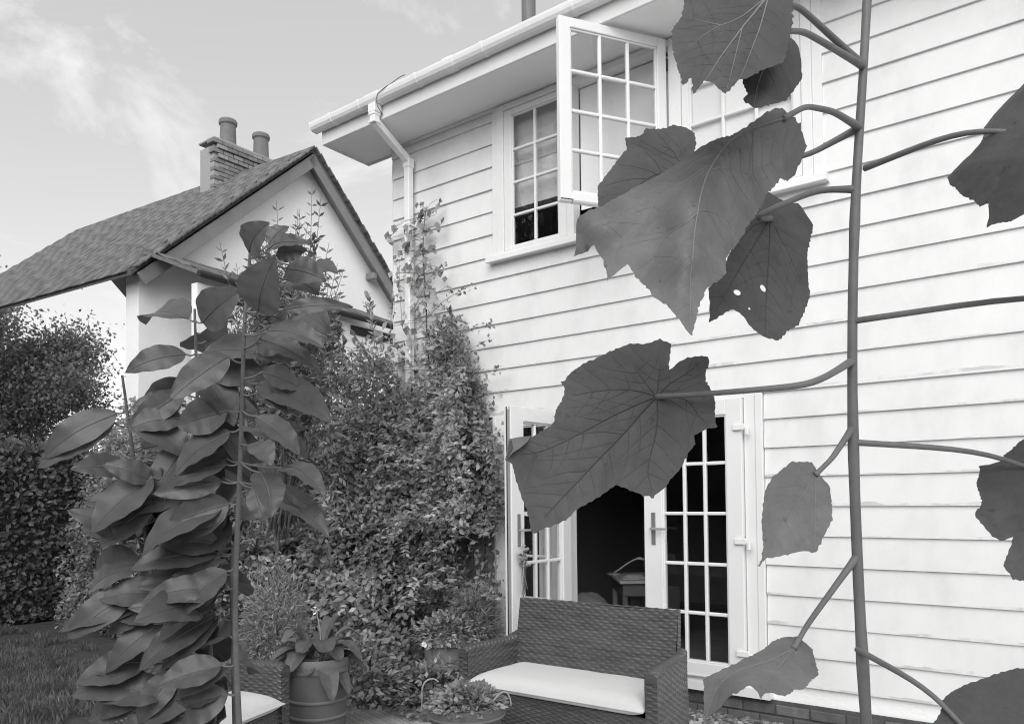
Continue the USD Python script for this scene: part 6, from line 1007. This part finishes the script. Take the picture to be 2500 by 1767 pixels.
# big leaved plant in the terracotta pot
hp_ = thing('broad_leaved_pot_plant', (-3.93, -2.08, .5), 'plant with broad soft leaves hanging over the rim of the big terracotta pot', 'plant')
rs = np.random.default_rng(31); C0 = np.array([-3.93, -2.08, .50])
specs = []
vd = CAMP-C0; vd[2] = 0; vd /= np.linalg.norm(vd); vr = np.array([-vd[1], vd[0], 0])    # vr points to the viewer's right
for ang, ln_, wd, lift, drop in ((18, .19, .105, .035, .20), (48, .19, .10, .03, .19), (75, .24, .11, .07, .10), (98, .26, .11, .09, .04), (-62, .22, .115, .03, .12), (-90, .28, .10, .055, .07), (-72, .25, .11, .10, -.01), (-100, .20, .10, .13, -.03),
        (62, .22, .10, .13, .02), (125, .24, .10, .13, 0), (170, .22, .10, .15, -.04), (-140, .22, .09, .14, -.03), (10, .20, .13, .16, -.05), (-25, .18, .10, .15, -.05), (95, .22, .075, .18, -.09), (-40, .2, .12, .10, .05), (150, .22, .08, .22, -.15), (-15, .16, .09, .06, .05), (35, .17, .11, .11, .0), (-120, .2, .10, .08, .02), (-50, .2, .07, .20, -.10)):
    a_ = math.radians(ang); hd_ = vd*math.cos(a_)+vr*math.sin(a_)
    b0 = C0+hd_*(.03+.03*rs.uniform()); t = np.linspace(0, 1, 16)
    path = b0+np.outer(t*(ln_*.85+.06), hd_)+np.outer(.78*lift*np.sin(np.pi*np.clip(t*1.1, 0, 1))-drop*t**2.2+lift*.4*t, [0, 0, 1.0])
    tan = np.gradient(path, axis=0); tan /= np.linalg.norm(tan, axis=1, keepdims=True); sd = np.cross(tan, [0, 0, 1.0]); sd /= np.linalg.norm(sd, axis=1, keepdims=True)+1e-9; nn = np.cross(sd, tan)
    wv = wd/2*np.clip(np.sin(np.pi*np.clip((t-.16)/.84, 0, 1)**.9), 0, 1)**.72*1.18+.003
    v = np.linspace(-1, 1, 7); P_ = path[:, None]+(wv[:, None]*v)[..., None]*sd[:, None]+(.28*wv[:, None]*np.abs(v)+.002*np.sin(t*24)[:, None]*np.abs(v))[..., None]*nn[:, None]
    i, j = np.meshgrid(np.arange(15), np.arange(6), indexing='ij'); qd = np.stack([i*7+j, (i+1)*7+j, (i+1)*7+j+1, i*7+j+1], -1).reshape(-1, 4)
    lf_ = part('leaf', MB().add(P_.reshape(-1, 3), qd), 'pot_leaf', hp_, smooth=True)
    part('leaf_midrib', MB().tube(path+nn*.0006, np.linspace(.0028, .0008, 16), 5), 'pot_leaf', lf_, smooth=True)
fs = smooth_path([C0, C0+np.array([0, .01, .15])+vr*.02, C0+np.array([0, 0, .33])-vr*.01], 10)
stk = part('flower_stalk', MB().tube(fs, .004, 5), 'pale_stem', hp_, smooth=True)
v, f = leaves(fs[-1]+rs.normal(0, .010, (12, 3)), rs.normal(0, 1, (12, 3))+np.array([0, 0, .5]), rs.normal(0, 1, (12, 3))+np.array([0, 0, 1]), .024, .6, rs=rs); part('blossom', (v, f), 'flower_petal', stk)
# small white flowers in the bed
for cpos, lab in (((-3.94, -1.10, .46), 'single small white flower among the leaves left of the bench arm'), ((-4.02, -.955, .42), 'small white flower against the pale weathered pot')):
    fl = thing('white_flower', cpos, lab, 'flower'); cpos = np.array(cpos)
    v, f = leaves(np.repeat(cpos[None], 9, 0)+rs.normal(0, .003, (9, 3)), np.stack([np.cos(np.arange(9)*.7), -.3+0*np.arange(9), np.sin(np.arange(9)*.7)], 1), np.array([[.4, -1, .4]]*9)+rs.normal(0, .2, (9, 3)), .026, .8, rs=rs)
    part('petals', (v, f), 'flower_petal', fl); part('stalk', MB().tube([cpos, cpos+np.array([0, .03, -.1]), cpos+np.array([0, .06, -.25])], .002, 4), 'green_stem', fl)
# tall airy shrub in front of the neighbour's gable
fsx = thing('tall_airy_shrub', (-5.95, -.85, 0), 'tall airy shrub with fine paired leaflets against the white gable', 'shrub')
rs = np.random.default_rng(9); base = np.array([-5.58, -1.17, 1.3])
tips = [[-4.718, -1.486, 3.938],[-4.728, -1.611, 3.704],[-4.771, -1.77, 3.734],[-4.753, -1.875, 3.534],[-4.345, -1.557, 3.237],[-4.39, -1.596, 3.384],[-4.23, -1.593, 3.174],[-4.415, -1.729, 3.049],[-4.724, -1.727, 3.503],[-4.672, -1.565, 3.603],[-4.773, -1.884, 3.34],[-4.302, -1.642, 3.0],[-4.848, -1.945, 3.47],[-4.931, -2.0, 3.245],[-4.594, -1.746, 3.273],[-4.504, -1.617, 3.32]]
tips = [list(t) for t in tips]+[[t[0]+rs.normal(-.10, .10), t[1]+rs.normal(0, .10), t[2]-abs(rs.normal(.12, .16))] for t in tips for _ in range(2)]
m = MB(); P_, D_, N_, S_ = [], [], [], []
def spray(path, n0, ls):
    for k in range(n0, len(path)-1):
        t = path[k+1]-path[k]; t /= np.linalg.norm(t)
        for sgn in (-1, 1):
            side = np.cross(t, vview)*sgn; side /= np.linalg.norm(side)
            P_.append(path[k]+rs.normal(0, .003, 3)); D_.append(side*.8+t*.75+rs.normal(0, .22, 3)); N_.append(vview+np.array([0, 0, .6])+rs.normal(0, .5, 3)); S_.append(ls*rs.uniform(.7, 1.2))
for T_ in tips:
    T_ = np.array(T_); vview = CAMP-T_; vview /= np.linalg.norm(vview)
    b = base+rs.normal(0, .06, 3); path = smooth_path([b, b*.45+T_*.55+rs.normal(0, .05, 3)-np.array([0, 0, .04]), T_], 34)
    m.tube(path, np.linspace(.009, .0015, 34), 5); spray(path, 14, .062)
    for k in range(9, 30, 3):
        d = np.cross(path[k]-path[k-1], vview); d /= np.linalg.norm(d); d = d*rs.choice([-1, 1])+(path[k]-path[k-1])/np.linalg.norm(path[k]-path[k-1])*rs.uniform(.5, 1.2)+rs.normal(0, .3, 3); d /= np.linalg.norm(d)
        L_ = rs.uniform(.16, .36)*(1-k/48); sp = smooth_path([path[k], path[k]+d*L_*.5+np.array([0, 0, .01]), path[k]+d*L_], 11); m.tube(sp, np.linspace(.003, .001, 11), 4); spray(sp, 2, .055)
part('branches', m, 'bark', fsx, smooth=True)
v, f = leaves(np.array(P_), np.array(D_), np.array(N_), np.array(S_), .34, rs=rs, jit=.1); part('foliage', (v, f), 'foliage_dark', fsx, kind='stuff')
part('trunk', MB().tube(smooth_path([(-5.75, -1.1, -.03), (-5.68, -1.12, .7), tuple(base)], 14), np.linspace(.03, .016, 14), 8), 'bark', fsx, smooth=True)

# ------------------------------------------------------------------ trellis panels
def trellis(x0, x1, z0, z1, y, label, step=.15):
    t = thing('trellis_panel', ((x0+x1)/2, y, 0), label, 'trellis')
    k = 0; x = x0
    while x <= x1+1e-6: part('upright_slat', bxm(x-.011, x+.011, y, y+.009, z0, z1, .002), 'trellis_wood', t); x += step
    z = z0+.06
    while z <= z1-.03: part('cross_slat', bxm(x0-.02, x1+.02, y-.0095, y-.0005, z-.011, z+.011, .002), 'trellis_wood', t); z += step
    return t
trellis(-5.2, -4.12, .25, 1.95, -.06, 'square trellis of dark slats fixed to the brick wall beside the doors', .12)
trellis(-10.4, -5.45, .05, 1.75, .12, 'long square trellis fence behind the shrubs left of the house', .20)
fence = thing('board_fence', (-8, .25, 0), 'dark close boarded fence behind the trellis left of the house', 'fence')
x = -12.0
while x < -5.5: part('fence_board', bxm(x, x+.118, .20+rng.uniform(-.003, .003), .22, .02, 1.72+rng.uniform(-.006, .006), .003), 'trellis_wood', fence); x += .122
part('fence_rail', bxm(-12, -5.45, .2205, .26, .35, .43, .003), 'trellis_wood', fence); part('fence_rail', bxm(-12, -5.45, .2205, .26, 1.3, 1.38, .003), 'trellis_wood', fence)

# ------------------------------------------------------------------ end of the garden, behind the photographer (seen only as reflections in the glass)
rs = np.random.default_rng(55)
hg = thing('garden_hedge', (-5, -13.5, 0), 'tall dark hedge closing the far end of the garden', 'hedge')
xs, zs = np.linspace(-24, 12, 120), np.linspace(-.05, 4.3, 26); X, Z = np.meshgrid(xs, zs, indexing='ij'); Y = -13.2+.5*(meshkit.fbm(np.stack([X*1.2, Z*1.2, 0*X], -1), 4, 2)-.5); b = len(zs); i, j = np.meshgrid(np.arange(119), np.arange(25), indexing='ij')
part('hedge_body', MB().add(np.stack([X, Y, Z], -1).reshape(-1, 3), np.stack([i*b+j, i*b+j+1, (i+1)*b+j+1, (i+1)*b+j], -1).reshape(-1, 4)).box(-24, 12, -14.6, -13.6, -.05, 4.2, .05), 'hedge_leaf', hg)
P_ = np.stack([rs.uniform(-24, 12, 9000), -13.1+rs.normal(0, .12, 9000), rs.uniform(0, 4.5, 9000)], 1); v, f = leaves(P_, rs.normal(0, 1, (9000, 3))+np.array([0, .8, 0]), rs.normal(0, .6, (9000, 3))+np.array([0, 1, .6]), .16, .6, rs=rs)
part('foliage', (v, f), 'hedge_leaf', hg, kind='stuff')
def tree(c, H, R, n_, seed, label):
    rs = np.random.default_rng(seed); t = thing('garden_tree', c, label, 'tree'); c = np.asarray(c, float)
    m = MB().tube(smooth_path([c, c+np.array([.1, .05, H*.35]), c+np.array([-.1, .1, H*.7])], 12), np.linspace(.2, .08, 12), 8); P_ = []
    for k in range(22):
        d = rs.normal(0, 1, 3); d[2] = abs(d[2])*.6+.1; d /= np.linalg.norm(d); s = c+np.array([0, 0, H*rs.uniform(.35, .65)]); e = s+d*R*rs.uniform(.7, 1.1)
        m.tube(smooth_path([s, (s+e)/2+np.array([0, 0, .15]), e], 8), np.linspace(.06, .015, 8), 5)
        for q in (.55, .8, 1.0): P_.append(s+(e-s)*q+rs.normal(0, R*.115, (n_//48, 3)))
    P_ = np.vstack(P_); part('trunk', m, 'bark', t, smooth=True)
    v, f = leaves(P_, rs.normal(0, 1, (len(P_), 3)), rs.normal(0, .7, (len(P_), 3))+np.array([0, 0, .8]), .13, .6, rs=rs); part('crown', (v, f), 'foliage_dark', t, kind='stuff')
tree((-10.8, -10.8, 0), 13.0, 4.2, 20000, 61, 'tall garden tree beyond the far left corner of the lawn')

rs = np.random.default_rng(71)
sg = thing('side_hedge', (-11.2, -4, 0), 'clipped garden hedge along the far left boundary', 'hedge')
part('hedge_body', MB().box(-11.75, -11.2, -10.5, 2.2, -.05, 2.25, .06), 'hedge_leaf', sg)
n_ = 24000; P_ = np.stack([-11.19+.16*rs.uniform(0, 1, n_)+.10*(meshkit.fbm(np.stack([np.zeros(n_), rs.uniform(0, 1, n_)*9, rs.uniform(0, 1, n_)*9], -1), 3, 1)-.5), rs.uniform(-10.6, 2.3, n_), 2.38*rs.uniform(0, 1, n_)], 1)
v, f = leaves(P_, rs.normal(0, 1, (n_, 3))+np.array([.8, 0, .2]), rs.normal(0, .6, (n_, 3))+np.array([1, 0, .7]), .085, .6, rs=rs); part('foliage', (v, f), 'foliage_dark', sg, kind='stuff')
tree((-27, 3.5, 0), 9.0, 3.6, 42000, 72, 'broad leafy tree standing beyond the neighbouring house at the far left')
tree((-25, -5.5, 0), 7.0, 3.0, 30000, 73, 'smaller round tree beyond the hedge at the far left edge')

n_ = 42000; P_ = np.stack([rs.uniform(-11.1, -5.0, n_), rs.uniform(-4.6, -1.35, n_), np.full(n_, -.03)], 1); P_ = P_[meshkit.fbm(P_*1.3, 3, 4) > .38]
v, f = leaves(P_, np.array([0, 0, 1.0])+rs.normal(0, .35, (len(P_), 3)), rs.normal(0, 1, (len(P_), 3)), .07, .12, rs=rs, jit=.5)
part('grass_leaves', (v, f), 'foliage_dark', label='rough short grass in front of the hedge and shrubs', cat='grass', kind='stuff')
